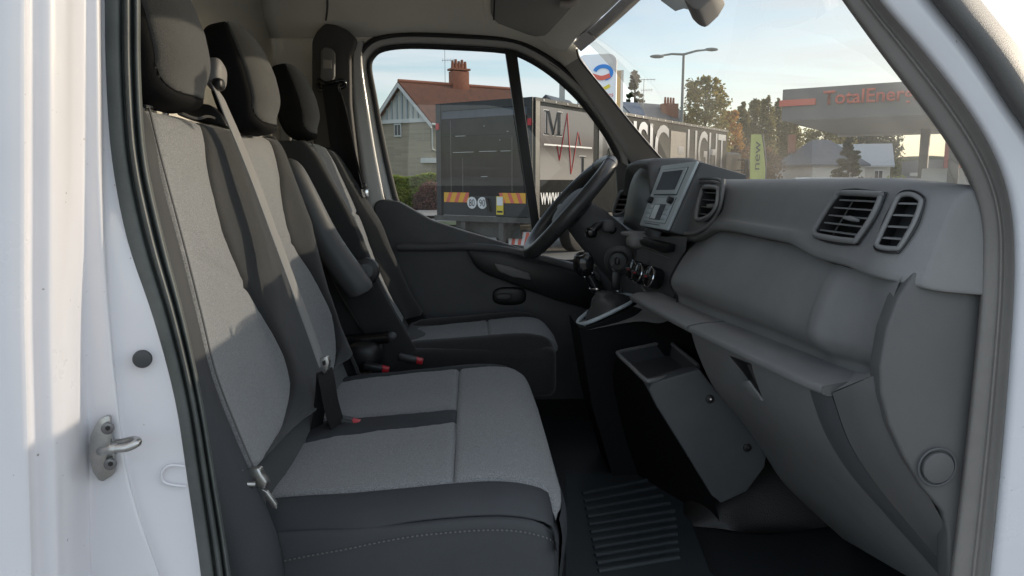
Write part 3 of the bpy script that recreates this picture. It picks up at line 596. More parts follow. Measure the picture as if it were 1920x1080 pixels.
text('web_address', 'www.m', sp(.22, 1.13), tsd, (0, 0, 1), whitep, lorry, width=1.05, height=.25, bold=.012)
prism('side_locker', [sp(7.0, 1.45, .002), sp(8.12, 1.45, .002), sp(8.12, 3.0, .002), sp(7.0, 3.0, .002)], tsn * .012, tk_dark, lorry)
prism('cab', [tp(.1, TL + .2, .6), tp(TW - .1, TL + .2, .6), tp(TW - .1, TL + 2.0, .6), tp(.1, TL + 2.0, .6)], (0, 0, 2.0), tk_dark, lorry, bevel=.12)
for k in range(2): tube('mirror_arm', [tp(.1, TL + 1.5, 2.0 + .35 * k), tp(-.25, TL + 1.6, 2.0 + .35 * k)], .025, rubber_dk, lorry, n=6)
prism('wing_mirror', [tp(-.32, TL + 1.5, 1.75), tp(-.12, TL + 1.5, 1.75), tp(-.12, TL + 1.5, 2.35), tp(-.32, TL + 1.5, 2.35)], tsd * .14, gloss, lorry, bevel=.03)

# ------------------------------------------------------------------ street lamp, totem, flag, canopy, shop
lampm = mat('lamp_grey_paint', (0.16, 0.19, 0.19), 0.5)
Y = 36.0; lb_ = V((gx(1277, Y), Y, 0)); ltop = PY(1282, 100, Y); lb_.x = ltop.x
lamp = empty('street_lamp', lb_, 'tall grey street lamp with two arms beyond the lorry', 'street lamp')
tube('post', [lb_, ltop], [.10, .06], lampm, lamp, n=12)
for (px, py) in ((1236, 105), (1330, 93)):
    e = PY(px, py, Y + (0.4 if px > 1280 else -.4)); ar = tube('arm', [ltop + V((0, 0, -.05)), lerp(ltop, e, .5) + V((0, 0, .03)), e], [.055, .05, .04], lampm, lamp, n=8)
    d = (e - ltop).normalized()
    superell('lamp_head', e + d * .12 + V((0, 0, -.01)), (.34, .15, .085), lampm, ar, 1, 1, nu=20, nv=10)
Y = 27.0; tl, tr = PY(1083, 100, Y), PY(1154, 104, Y)
totem = empty('price_totem', V((0.5 * (tl.x + tr.x), Y, 0)), 'white rounded fuel station totem with blue red yellow swirl', 'sign')
cxm = 0.5 * (tl.x + tr.x); tz = PY(1120, 103, Y).z; tw_ = tr.x - tl.x
td = V((0.96, -.28, 0)).normalized(); tn = V((-.28, -.96, 0)).normalized(); TO = V((tl.x, Y, 0))
def tq(a, z, o=0): return TO + td * a + V((0, 0, z)) + tn * o
ol = []
rc = .28; Wt = tw_ * 1.02
for (ca, cz, s0) in ((Wt - rc, tz - rc, 0), (rc, tz - rc, 90)):
    for k in range(7): an = R(s0 + 15 * k); ol.append((ca + rc * math.cos(an), cz + rc * math.sin(an)))
ol += [(0, .3), (Wt, .3)]
prism('sign_panel', [tq(a, z) for a, z in ol], -tn * .22, whitep, totem, bevel=.015)
cy = tz - .72
arcs = [('blue_swirl', mat('logo_blue', (0.03, 0.22, 0.62), .4), 200, -75, (.92, .10), .30, .26), ('red_swirl', redr, 0, 0, None, 0, 0), ('yellow_swirl', yell, 190, 330, (.84, -.38), .28, .17)]
bl = [tq(.66 * Wt + .27 * math.cos(R(a)) * 1.1, cy + .08 + .22 * math.sin(R(a)), .012) for a in range(165, -80, -12)]
def band(nm, pts, w_, m): return tube(nm, pts, 1.0, m, totem, prof=[(-w_ / 2, -.006), (w_ / 2, -.006), (w_ / 2, .006), (-w_ / 2, .006)], up=tn)
band('blue_swirl', bl, .13, arcs[0][1])
band('red_swirl', spline([tq(.08 * Wt, cy + .02, .020), tq(.35 * Wt, cy + .0, .020), tq(.62 * Wt, cy - .10, .020), tq(.84 * Wt, cy - .02, .020)], 8), .15, redr)
band('yellow_swirl', spline([tq(.42 * Wt, cy - .22, .012), tq(.5 * Wt, cy - .40, .012), tq(.68 * Wt, cy - .46, .012), tq(.84 * Wt, cy - .36, .012)], 8), .11, yell)
text('brand_lettering', 'TotalEnergies', tq(.07 * Wt, tz - 1.52, .006), td, (0, 0, 1), redr, totem, width=.86 * Wt, height=.21)
goldm = mat('beige_side_panel', (0.50, 0.36, 0.18), .6)
pb = PY(1157, 132, Y + .6); prism('side_post', [V((pb.x - .08, Y + .6, 0)), V((pb.x + .14, Y + .6, 0)), V((pb.x + .14, Y + .6, pb.z)), V((pb.x - .08, Y + .6, pb.z))], (.0, .25, 0), goldm, totem)
prism('post_edge', [V((pb.x + .142, Y + .58, 0)), V((pb.x + .24, Y + .58, 0)), V((pb.x + .24, Y + .58, pb.z + .01)), V((pb.x + .142, Y + .58, pb.z + .01))], (.0, .3, 0), trimw, totem)
# flag
Y = 24.0
limem = mat('lime_flag_cloth', (0.56, 0.62, 0.20), .8, vary=.08, vscale=2)
fb = V((gx(1436, Y), Y, 0)); flag = empty('feather_flag', fb, 'lime green feather flag with dark lettering behind the dashboard edge', 'flag')
rows = []
for (y_, l_, r_) in ((252, 1409, 1427), (256, 1408, 1428), (275, 1407, 1431), (295, 1406, 1433), (315, 1406, 1435), (335, 1406, 1435.5), (348, 1407, 1435.5)):
    rows.append([PY(l_, y_, Y), PY((l_ + r_) / 2, y_, Y + .05), PY(r_, y_, Y)])
patch('cloth', rows, limem, flag, 4, 3, solid=.006)
tube('pole', [fb, PY(1435.5, 300, Y) + V((.02, 0, 0)), PY(1429, 252, Y) + V((.02, 0, 0))], .018, lampm, flag, n=8)
text('flag_lettering', 'new', PY(1424, 318, Y - .03), (0, 0, 1), (-1, 0, 0), mat('dark_green_print', (0.03, 0.06, 0.05), .6), flag, width=.90, height=.15)
disc('flag_base', fb + V((0, 0, .05)), (0, 0, 1), .35, .1, lampm, flag)
# canopy
canm = mat('canopy_grey', (0.18, 0.185, 0.185), .5, vary=.1, vscale=.8)
canw = mat('canopy_underside', (0.50, 0.50, 0.48), .6)
Y = 35.0; cc = PY(1465, 227, Y); c_top = PY(1465, 168, Y).z; cbz = cc.z
canopy = empty('station_canopy', V((cc.x + 6, Y + 4, 0)), 'dark grey fuel station canopy with red lettering on its fascia', 'canopy')
cf = V((0.793, -0.609, 0)); cs = V((0.609, 0.793, 0)); cn = -cs
def cp(a, s, z, o=0): return V((cc.x, cc.y, 0)) + cf * a + cs * s + V((0, 0, z)) + cn * o
CL, CW = 16.0, 13.0
prism('deck', [cp(.06, .06, cbz + .02), cp(CL, .06, cbz + .02), cp(CL, CW, cbz + .02), cp(.06, CW, cbz + .02)], (0, 0, c_top - cbz - .1), canw, canopy)
prism('fascia', [cp(0, 0, cbz), cp(CL, 0, cbz), cp(CL, 0, c_top), cp(0, 0, c_top)], cs * .06, canm, canopy)
prism('fascia', [cp(0, .062, cbz), cp(0, CW, cbz), cp(0, CW, c_top), cp(0, .062, c_top)], cf * .058, canm, canopy)
prism('edge_trim', [cp(.08, CW - .5, cbz - .12), cp(CL, CW - .5, cbz - .12), cp(CL, CW, cbz - .12), cp(.08, CW, cbz - .12)], (0, 0, .13), trimw, canopy)
prism('red_bar', [cp(-.1, -.01, cbz + .66), cp(1.5, -.01, cbz + .66), cp(1.5, -.01, cbz + .94), cp(-.1, -.01, cbz + .94)], cn * .12, redr, canopy)
text('fascia_lettering', 'TotalEnergies', cp(1.82, 0, cbz + .44, .06), cf, (0, 0, 1), redr, canopy, extrude=.08, width=4.5, height=.80, bold=.015)
for (a, s) in ((6.9, 3.6), (13.2, 3.6), (5.0, 10.2), (12, 10.2)):
    prism('column', [cp(a - .22, s - .22, 0), cp(a + .22, s - .22, 0), cp(a + .22, s + .22, 0), cp(a - .22, s + .22, 0)], (0, 0, cbz + .01), canm, canopy, bevel=.01)
shopred = mat('shop_red', (0.40, 0.09, 0.08), .5)
Y = 50.0; sb = V((gx(1730, Y), Y, 0)); shop = empty('station_shop', sb, 'low grey fuel station shop with red sign panels under the canopy', 'shop')
prism('wall', [sb, sb + V((9, -2.5, 0)), sb + V((11, 4, 0)), sb + V((2, 6, 0))], (0, 0, 3.1), mat('shop_grey_cladding', (.26, .27, .27), .6, vary=.1), shop)
prism('roof_edge', [sb + V((-1.2, -.6, 1.98)), sb + V((9, -3.6, 1.98)), sb + V((9.3, -2.8, 1.98)), sb + V((-.9, .1, 1.98))], (0, 0, .22), trimw, shop)
sx = V((9, -2.5, 0)).normalized(); snn = V((sx.y, -sx.x, 0))
snn = snn if snn.y < 0 else -snn
rp_ = prism('red_panel', [sb + sx * 1.2 + snn * .05 + V((0, 0, 2.2)), sb + sx * 2.4 + snn * .05 + V((0, 0, 2.2)), sb + sx * 2.4 + snn * .05 + V((0, 0, 5.1)), sb + sx * 1.2 + snn * .05 + V((0, 0, 5.1))], snn * .12, shopred, shop)
text('panel_lettering', 'CAFE', sb + sx * 2.1 + snn * .19 + V((0, 0, 2.5)), (0, 0, 1), -sx, whitep, rp_, width=2.0, height=.55)
rp_ = prism('red_panel', [sb + sx * .5 + snn * .05 + V((0, 0, 1.15)), sb + sx * 3 + snn * .05 + V((0, 0, 1.15)), sb + sx * 3 + snn * .05 + V((0, 0, 1.6)), sb + sx * .5 + snn * .05 + V((0, 0, 1.6))], snn * .1, shopred, shop)
# parked vehicles
def car(name, px, Y, ln, h, yaw, m, label, van=False):
    c = V((gx(px, Y), Y, 0)); q = Matrix.Rotation(yaw, 3, 'Z'); t = empty(name, c, label, 'van' if van else 'car')
    def T(x, y, z): return c + q @ V((x, y, z))
    a = ln / 2
    pr = [(-a, .3), (a, .3), (a, .75), (a * .55, .9), (a * .28, h), (-a * .6, h), (-a * .95, .95)] if not van else [(-a, .35), (a, .35), (a, 1.0), (a * .75, 1.2), (a * .5, h), (-a, h)]
    prism('body', [T(x, -.85, z) for x, z in pr], q @ V((0, 1.7, 0)), m, t, bevel=.08)
    pr2 = [(a * .45, .98), (a * .24, h - .1), (-a * .5, h - .1), (-a * .78, 1.0)] if not van else [(a * .7, 1.25), (a * .48, h - .15), (a * .1, h - .15), (a * .1, 1.25)]
    prism('side_window', [T(x, -.87, z) for x, z in pr2], q @ V((0, .02, 0)), winm, t)
    for x in (-a * .62, a * .62):
        for y in (-.78, .78):
            wl = disc('wheel', T(x, y, .31), q @ V((0, 1, 0)), .31, .18, rubber_dk, t, n=20, bevel=.02); disc('rim', T(x, y * 1.115, .31), q @ V((0, 1, 0)), .19, .03, steel, wl, n=16)
    return t
car('parked_car', 1561, 31, 4.2, 1.78, R(8), mat('silver_car_paint', (.5, .52, .52), .3, coat=.6), 'silver car roof peeping over the dashboard before the fir')
car('parked_van', 1830, 38, 5.0, 2.3, R(-35), mat('white_van_paint', (.78, .78, .77), .3, coat=.6), 'white van parked at the far end beyond the shop', van=True)
car('parked_van', 1692, 36, 4.6, 1.66, R(5), mat('pale_van_paint', (.7, .71, .7), .35, coat=.5), 'pale vehicle roof under the canopy beside the fuel pump')
pq = V((gx(1721, 33), 33, 0)); pump = empty('fuel_pump', pq, 'small white fuel pump beside the canopy column', 'pump')
prism('cabinet', [pq + V((-.28, 0, 0)), pq + V((.28, 0, 0)), pq + V((.28, .4, 0)), pq + V((-.28, .4, 0))], (0, 0, 1.75), trimw, pump, bevel=.03)
prism('display', [pq + V((-.2, -.02, 1.2)), pq + V((.2, -.02, 1.2)), pq + V((.2, -.02, 1.6)), pq + V((-.2, -.02, 1.6))], (0, .018, 0), winm, pump)
tube('hose', spline([pq + V((.29, .1, 1.5)), pq + V((.45, .1, 1.0)), pq + V((.4, .1, .5)), pq + V((.29, .1, .6))], 6), .025, rubber_dk, pump, n=8)

# =================================================================== THE VAN
van = empty('delivery_van', (-0.2, 1.9, 0), 'white delivery van seen through its open passenger door, grey seats and dashboard inside', 'van')
YN, YF = 0.945, 2.90                           # near door plane, far door plane

# ------------------------------------------------------------------ near door pillar (white body side behind the door opening)
PR = [-620, -380, -160, 0, 150, 300, 450, 600, 750, 900, 1080, 1300]
sealL = [(-160, 192), (0, 191), (200, 195), (380, 214), (500, 250), (640, 300), (760, 328), (900, 349), (1080, 374), (1300, 398)]
sealR = [(-160, 261), (0, 262), (200, 264), (300, 275), (470, 312), (620, 352), (760, 381), (900, 404), (1080, 432), (1300, 456)]
seam = [(-160, 186), (0, 186), (300, 189), (500, 197), (700, 214), (880, 236), (980, 258), (1080, 296), (1300, 380)]
rows = []
for y in PR:
    s1 = interp(seam, y); s2 = interp(sealL, y); s1 = min(s1, s2 - 2)
    k = max(0, (y - 600) / 480) * 12
    cols = [(-420, .74), (-60, .775), (36 + k, .790), (46 + k, .795), (53 + k, .806), (62 + k, .812), (84 + k, .816), (100 + k, .822), (125 + k, .845), (148 + k, .880), (158 + k, .895), (168 + k, .899), (s1 - 6, .901), (s1, .905), (s1 + 3, .913), (lerp(s1, s2, .25) + 2, .918), (lerp(s1, s2, .6) + 2, .924), (s2 + 8, .934), (s2 + 20, .945)]
    rows.append([PY(px, y, Y_) for px, Y_ in cols])
patch('door_pillar', rows, white, van, 4, 5, ang=70)
lab(bpy.data.objects['door_pillar'], 'white painted pillar with lock striker')
# rubber seal of the door opening, rear run
def seal_run(name, L_, R_, ys, prof, m, par, n=5):
    rows = []
    for y in ys:
        a = interp(L_, y); b = interp(R_, y); rows.append([PY(lerp(a, b, t), y, Y_) for t, Y_ in prof])
    return patch(name, [spl for spl in rows], m, par, 3, n, ang=75)
seal = seal_run('door_seal', sealL, sealR, PR, [(0, .950), (.03, .934), (.12, .930), (.3, .929), (.46, .931), (.52, .940), (.56, .940), (.60, .928), (.68, .921), (.76, .928), (.79, .939), (.82, .939), (.86, .930), (.93, .927), (1.0, .936), (1.02, .965)], rubber, van)
inner_edge = [(y, interp(sealR, y)) for y in PR]
# inner sheet behind the seal, B pillar inside
rows = [[PY(interp(sealR, y) - 10, y, .955), PY(interp(sealR, y) - 60, y, 1.02), PY(interp(sealR, y) - 160, y, 1.08)] for y in PR]
patch('pillar_lining', rows, trimd, van, 3, 4)
disc('rubber_plug', PY(267, 673, .914), (0.25, -1, 0.02), .0112, .008, plugm, van, n=28, bevel=.003)
# pressed rim on the jamb
tube('pressed_rim', spline([PY(346, 874, .926), PY(318, 873, .921), (PY(304, 886, .919)), PY(306, 902, .920), PY(322, 909, .922), PY(348, 912, .927)], 6), .0017, white, van, n=8)
# striker
stk = node('door_striker', van, 'zinc striker plate with two screws on the white pillar')
po = [(181, 797), (190, 784), (200, 778), (209, 777), (211, 792), (214, 820), (218, 850), (219, 882), (212, 890), (196, 900), (188, 897), (178, 882), (172, 858), (171, 832), (174, 812)]
prism('plate', [PY(x, y, .893 + (x - 171) * .00012) for x, y in po], (0, -.006, 0), steel, stk, bevel=.0015)
for (x, y) in ((202, 803), (207, 870)):
    s_ = disc('screw', PY(x, y, .886), (0.15, -1, 0), .0072, .006, bolt_m, stk, n=20, bevel=.001)
    disc('screw_socket', PY(x, y, .8825), (0.15, -1, 0), .003, .001, blackp, stk, n=6)
lp = [PY(188, 846, .89), PY(192, 846, .865), PY(212, 842, .858), PY(236, 840, .857), PY(251, 834, .860), PY(258, 828, .866), PY(250, 825, .878), PY(228, 830, .885), PY(213, 832, .890)]
tube('striker_loop', spline(lp, 5), .0050, steel, stk, n=10)
disc('loop_collar', PY(213, 842, .858), V((1, 0, .05)), .0062, .008, steel, stk, n=16, bevel=.001)

# ------------------------------------------------------------------ near windscreen pillar and front run of the seal
wsE = [(-520, 1180), (-260, 1385), (-100, 1508), (0, 1576), (90, 1641), (170, 1702), (250, 1762), (315, 1801), (362, 1823)]
sA0 = [(-520, 1183), (-260, 1388), (-100, 1511), (0, 1579), (90, 1644), (170, 1705), (250, 1765), (315, 1804), (362, 1826), (420, 1838), (470, 1840), (600, 1833), (800, 1813), (1000, 1790), (1080, 1780), (1250, 1765)]
sA1 = [(-520, 1268), (-260, 1470), (-100, 1580), (0, 1650), (100, 1735), (200, 1812), (270, 1856), (340, 1885), (400, 1899), (480, 1904), (600, 1899), (800, 1884), (1000, 1865), (1080, 1857), (1250, 1842)]
ysA = [-520, -390, -260, -100, 0, 100, 200, 280, 350, 420, 500, 600, 800, 1000, 1080, 1250]
rows = []
profA = [(-.01, 1.03), (.0, .985), (.05, .962), (.18, .955), (.34, .952), (.50, .949), (.56, .945), (.62, .944), (.68, .948), (.78, .945), (.92, .938), (1.0, .937), (1.03, .955)]
for y in ysA:
    a = interp(sA0, y); b = interp(sA1, y); rows.append([PY(lerp(a, b, t), y, Y_) for t, Y_ in profA])
fs = patch('door_seal', rows, mat('front_seal_rubber', (.20, .185, .172), .6, bump=.2, bscale=500, vary=.15, vscale=9), van, 3, 5, ang=75)
# white flange in front of it, gutter, outer pillar skin
def run(L_, y): return interp(L_, y)
f1 = [(y, x + 100) for y, x in sA1[:4]] + [(100, 1830), (200, 1895), (270, 1945), (340, 1990), (400, 2020), (480, 2040), (600, 2060), (800, 2060), (1000, 2060), (1080, 2060), (1250, 2060)]
rows = []
for y in ysA:
    a = interp(sA1, y); b = interp(f1, y)
    rows.append([PY(a - 6, y, .952), PY(lerp(a, b, .04), y, .926), PY(lerp(a, b, .3), y, .918), PY(lerp(a, b, .7), y, .914), PY(b, y, .92)])
patch('windscreen_pillar', rows, white, van, 3, 5, ang=70)
rows = []
for y in ysA[:11]:
    b = interp(f1, y); rows.append([PY(b - 6, y, .935), PY(b, y, .905), PY(b + 30, y, .893), PY(b + 62, y, .90), PY(b + 84, y, .925), PY(b + 90, y, .96)])
patch('weatherstrip', rows, trimd, van, 3, 5, ang=70)
# near side body beyond the frame: sill, roof rail, side panel behind the door, front wing (closes the cab from outside)
nz_ = .96
def slab(nm, x0, x1, y0, y1, z0, z1, m=white, bevel=.01): return box(nm, ((x0 + x1) / 2, (y0 + y1) / 2, (z0 + z1) / 2), (x1 - x0, y1 - y0, z1 - z0), m, van, bevel)
slab('side_panel', -3.2, -.60, .78, .84, .5, 2.55)
slab('roof_rail', -.60, .36, .885, .975, 2.085, 2.45)
slab('door_sill', -.75, .95, .93, 1.06, .52, .74)
slab('front_wing', .86, 1.9, .84, 1.0, .45, 1.50, bevel=.05)
slab('engine_bonnet', 1.05, 1.95, 1.0, 2.85, .45, 1.42, bevel=.08)

# ------------------------------------------------------------------ cab shell: floor, bulkhead, roof lining, far side
flo = slab('cab_floor', -.72, 1.02, 1.0, 2.95, .70, .755, floorm, .0)
bulk = obj('bulkhead_lining', [(-.70, .90, .72), (-.70, 2.95, .72), (-.72, 2.95, 2.45), (-.72, .90, 2.45)], [(0, 1, 2, 3)], liner, van, solid=.03)
slab('firewall', .98, 1.02, .98, 2.95, .70, 1.58, blackp, 0)
# roof lining: sections along x
def hx(y): return [(.96, .34), (1.2, .40), (1.9, .46), (2.4, .43), (2.62, .375), (2.75, .34)]
secY = [(.93, 2.10), (.97, 2.20), (1.06, 2.28), (1.3, 2.33), (1.9, 2.345), (2.4, 2.34), (2.6, 2.315), (2.72, 2.27), (2.80, 2.21), (2.842, 2.15), (2.862, 2.12)]
FT = [PY(px, py, 2.86) for px, py in ((400, 70), (640, 70), (690, 66), (760, 61), (860, 64), (950, 74), (1000, 88), (1050, 118), (1085, 150))]
FTt = [(p.x, p.z) for p in FT]
rows = []
for i, (y, z) in enumerate(secY):
    xe = interp(hx(0), y)
    zh = min(z, interp([(.93, 2.05), (1.2, 2.11), (1.9, 2.135), (2.4, 2.118), (2.62, 2.092), (2.72, 2.06), (2.8, 2.03), (2.87, 1.98)], y))
    row = [V((-.74, y, z + .01)), V((-.4, y, z)), V((-.15, y, z)), V((.0, y, lerp(z, zh, .12))), V((.12, y, lerp(z, zh, .35))), V((.22, y, lerp(z, zh, .62))), V((xe - .06, y, lerp(z, zh, .92))), V((xe, y, zh))]
    if y > 2.75:
        d_ = {2.80: .045, 2.842: .012, 2.862: -.004}[y]
        for p in row: p.z = max(interp(FTt, p.x) + d_, zh if p.x > .3 else 0)
    rows.append(row)
patch('roof_lining', rows, liner, van, 4, 4, solid=.02, off=1, ang=80)
slab('roof_skin', -3.2, .22, .84, 2.98, 2.44, 2.47, white, .01)
# seam of the rear corner
tube('lining_seam', spline([PY(612, -40, 2.70), PY(614, 10, 2.72), PY(611, 38, 2.76)], 5), .004, trimd, van, n=6)

# far side wall: ring round the door window
G = [(697, 128), (703, 108), (722, 96), (770, 91), (860, 94), (945, 100), (985, 113), (1030, 141), (1075, 181), (1110, 223), (1140, 268), (1156, 310), (1158, 390), (1150, 440), (1120, 474), (1060, 488), (985, 469), (930, 452), (870, 432), (820, 416), (780, 401), (757, 386), (745, 368), (722, 268), (706, 180)]
Gs = [p.to_2d() for p in spline([V((x, y, 0)) for x, y in G], 4, True)]
nG = len(Gs)
def offs(k):
    o = []
    for i in range(nG):
        t = (Gs[(i + 1) % nG] - Gs[i - 1]).normalized(); n = V((t.y, -t.x)); o.append(Gs[i] + n * k(i) if callable(k) else Gs[i] + n * k)
    return o
def ring(name, loops, m, par, ang=60):
    vs = []; 
    for (lp_, Y_) in loops: vs += [PY(p[0], p[1], Y_) for p in lp_]
    return obj(name, vs, grid_faces(len(loops), nG, False, True), m, par, ang=ang)
ddoor = node('driver_door', van, 'driver door with glazed window and dark lower trim')
pane = obj('window_pane', [PY(p.x, p.y, YF) for p in offs(3)], [tuple(range(nG))], glassd, ddoor, smooth=False)
ring('window_seal', [(offs(4), 2.905), (offs(-1), 2.885), (offs(4), 2.873), (offs(8), 2.872), (offs(10), 2.885), (offs(10), 2.90)], rubber_dk, ddoor)
ring('window_frame', [(offs(9), 2.90), (offs(9), 2.878), (offs(14), 2.868), (offs(22), 2.862), (offs(23), 2.872), (offs(26), 2.90)], frame_g, ddoor)
def outer_off(i):
    return 32
ring('frame_seal', [(offs(22), 2.90), (offs(23), 2.858), (offs(26), 2.848), (offs(30), 2.850), (offs(32), 2.87), (offs(33), 2.93)], rubber_dk, ddoor)
# wall beyond the frame
big = []
c0 = V((930, 280))
wall_out = [V(p) for p in ((-150, -130), (1030, -130), (1040, 60), (1083, 112), (1114, 150), (1150, 195), (1190, 248), (1232, 296), (1262, 345), (1900, 345), (1900, 1600), (-150, 1600))]
for p in offs(31):
    d = p - c0; best = 1e9
    for a_, b_ in zip(wall_out, wall_out[1:] + wall_out[:1]):
        e_ = b_ - a_; den = d.x * e_.y - d.y * e_.x
        if abs(den) < 1e-9: continue
        w_ = a_ - c0; t_ = (w_.x * e_.y - w_.y * e_.x) / den; u_ = (w_.x * d.y - w_.y * d.x) / den
        if t_ > 0 and -1e-6 <= u_ <= 1 + 1e-6: best = min(best, t_)
    big.append(c0 + d * max(best, 1.003))
ring('side_wall_lining', [(offs(29), 2.935), (big, 2.935)], liner, van)
# divider bar of the quarter light
prism('quarter_bar', [PY(946, 96, 2.89), PY(968, 98, 2.89), PY(1014, 440, 2.89), PY(1001, 462, 2.89)], (0, -.03, 0), rubber_dk, ddoor, bevel=.004)
# lower trim of the far door
tr_out = [(703, 400), (703, 385), (709, 376), (722, 373), (752, 378), (780, 394), (812, 412), (860, 428), (920, 446), (980, 466), (1040, 484), (1110, 500), (1160, 520), (1190, 700), (1150, 860), (700, 860), (700, 500)]
prism('door_trim', [PY(x, y, 2.87) for x, y in tr_out], (0, -.045, 0), dashd, ddoor, bevel=.010, seg=3)
tube('trim_shoulder', spline([PY(745, 463, 2.815), PY(820, 463, 2.812), (PY(870, 462, 2.81)), PY(940, 468, 2.805), PY(1010, 484, 2.80), PY(1075, 502, 2.79), PY(1150, 530, 2.78)], 6), .016, dashd, ddoor, n=10)
prism('door_armrest', [PY(x, y, 2.82) for x, y in ((875, 468), (945, 472), (1010, 488), (1080, 506), (1150, 530), (1150, 590), (1040, 560), (960, 530), (912, 512), (893, 500))], (0, -.05, 0), blackp, ddoor, bevel=.012)
prism('pull_handle', [PY(x, y, 2.77) for x, y in ((926, 493), (960, 500), (992, 512), (995, 524), (960, 518), (935, 508))], (0, -.03, 0), dashm, ddoor, bevel=.006)
superell('inner_handle', PY(955, 555, 2.82), (.065, .012, .035), blackp, ddoor, .7, .7)
superell('handle_lever', PY(945, 556, 2.80), (.03, .012, .012), dashd, ddoor, .7, .7)
disc('trim_plug', PY(718, 387, 2.825), (0, -1, 0), .012, .004, dashd, ddoor, n=20)
# white inner sheet between pillar trim and frame (lit door jamb)
rows = [[PY(a, y, 2.90), PY(a + 3, y, 2.845), PY(lerp(a, b, .5), y, 2.842), PY(b, y, 2.85), PY(b + 2, y, 2.90)] for (y, a, b) in ((78, 662, 681), (120, 658, 679), (200, 660, 690), (300, 672, 706), (420, 690, 730))]
patch('door_jamb', rows, frame_g, van, 3, 4)

# far B pillar trim with belt guide
bt = [(589, 80), (598, 62), (613, 48), (632, 50), (655, 60), (672, 77), (668, 95), (660, 104), (662, 200), (676, 320), (690, 430), (620, 430), (592, 300), (589, 180)]
bpil = prism('belt_pillar_trim', [PY(x, y, 2.84) for x, y in bt], (0, -.045, 0), trimd, van, bevel=.012, seg=3)
prism('guide_slider', [PY(x, y, 2.79) for x, y in ((604, 96), (612, 90), (624, 92), (630, 100), (630, 146), (624, 157), (612, 158), (603, 150))], (0, -.03, 0), dashm, bpil, bevel=.008)
prism('slider_button', [PY(x, y, 2.757) for x, y in ((606, 112), (622, 112), (622, 129), (606, 129))], (0, -.006, 0), trimg, bpil, bevel=.002)
dbelt = node('driver_belt', van, 'black driver seat belt hanging from the far pillar')
tube('belt_loop', spline([PY(596, 160, 2.765), PY(598, 151, 2.75), PY(612, 157, 2.745), PY(632, 152, 2.745), PY(644, 152, 2.755), PY(645, 162, 2.76), PY(620, 167, 2.755), PY(600, 168, 2.765)], 4, True), .008, gloss, dbelt, n=8, closed=True)
rows = [[PY(a, y, Y1), PY((a + b) / 2, y, Y1 - .004), PY(b, y, Y2)] for (y, a, b, Y1, Y2) in ((158, 604, 636, 2.75, 2.74), (220, 612, 653, 2.73, 2.70), (290, 624, 668, 2.72, 2.68), (345, 655, 682, 2.72, 2.68), (400, 680, 694, 2.74, 2.72), (440, 690, 700, 2.76, 2.75))]
patch('webbing', rows, webd, dbelt, 3, 5, solid=.0025)
tube('webbing_edge', spline([PY(634, 162, 2.735), PY(652, 240, 2.705), PY(680, 352, 2.675)], 6), .0015, web, dbelt, n=6)
box('belt_stop', PY(682, 348, 2.68), (.018, .010, .020), blackp, dbelt, .004)
box('belt_tongue', PY(684, 362, 2.68), (.026, .006, .030), chrome, dbelt, .002)

# far windscreen pillar trim
rows = []
for (lx, ly, rx, ry) in ((1020, 78, 1072, 48), (1036, 98, 1079, 82), (1060, 124, 1086, 108), (1088, 158, 1114, 147), (1118, 200, 1150, 192), (1150, 248, 1193, 245), (1178, 294, 1232, 290), (1200, 330, 1262, 322)):
    mx_, my_ = lerp(lx, rx, .55), lerp(ly, ry, .55)
    rows.append([PY(lx - 4, ly + 3, 2.90), PY(lx, ly, 2.83), PY(lerp(lx, mx_, .5), lerp(ly, my_, .5), 2.775), PY(mx_, my_, 2.745), PY(lerp(mx_, rx, .6), lerp(my_, ry, .6), 2.72), PY(rx, ry, 2.71), PY(rx + 2, ry - 2, 2.78)])
patch('pillar_trim', rows[2:], trimg, van, 3, 5, ang=70)
patch('pillar_lining', rows[:3], liner, van, 3, 5, ang=70)
tube('pillar_gap', spline([PY(1030, 118, 2.80), PY(1050, 132, 2.80)], 2), .001, trimd, van)
prism('door_mirror_sail', [PY(x, y, 2.88) for x, y in ((1152, 300), (1178, 312), (1205, 345), (1200, 420), (1160, 410), (1155, 340))], (0, -.02, 0), trimd, ddoor, bevel=.004)

# ------------------------------------------------------------------ windscreen
bot = [PY(1824, 362, 1.035) + V((.012, 0, -.03)), V((.90, 1.25, 1.57)), V((1.03, 1.6, 1.57)), V((1.06, 1.95, 1.58)), V((1.0, 2.3, 1.59)), V((.88, 2.55, 1.60)), PY(1262, 322, 2.73)]
top = [V((.33, 1.0, 2.06)), V((.39, 1.2, 2.10)), V((.44, 1.6, 2.125)), V((.455, 1.95, 2.13)), V((.43, 2.35, 2.115)), V((.40, 2.56, 2.095)), PY(1075, 55, 2.73)]
nrows = [[lerp(b_, t_, k) + V((.0, 0, 0)) + V((.030, 0, .026)) * math.sin(math.pi * k) for b_, t_ in zip(bot, top)] for k in (0, .2, .4, .6, .8, 1)]
ws = patch('windscreen', nrows, glassw, van, 5, 3, ang=89)
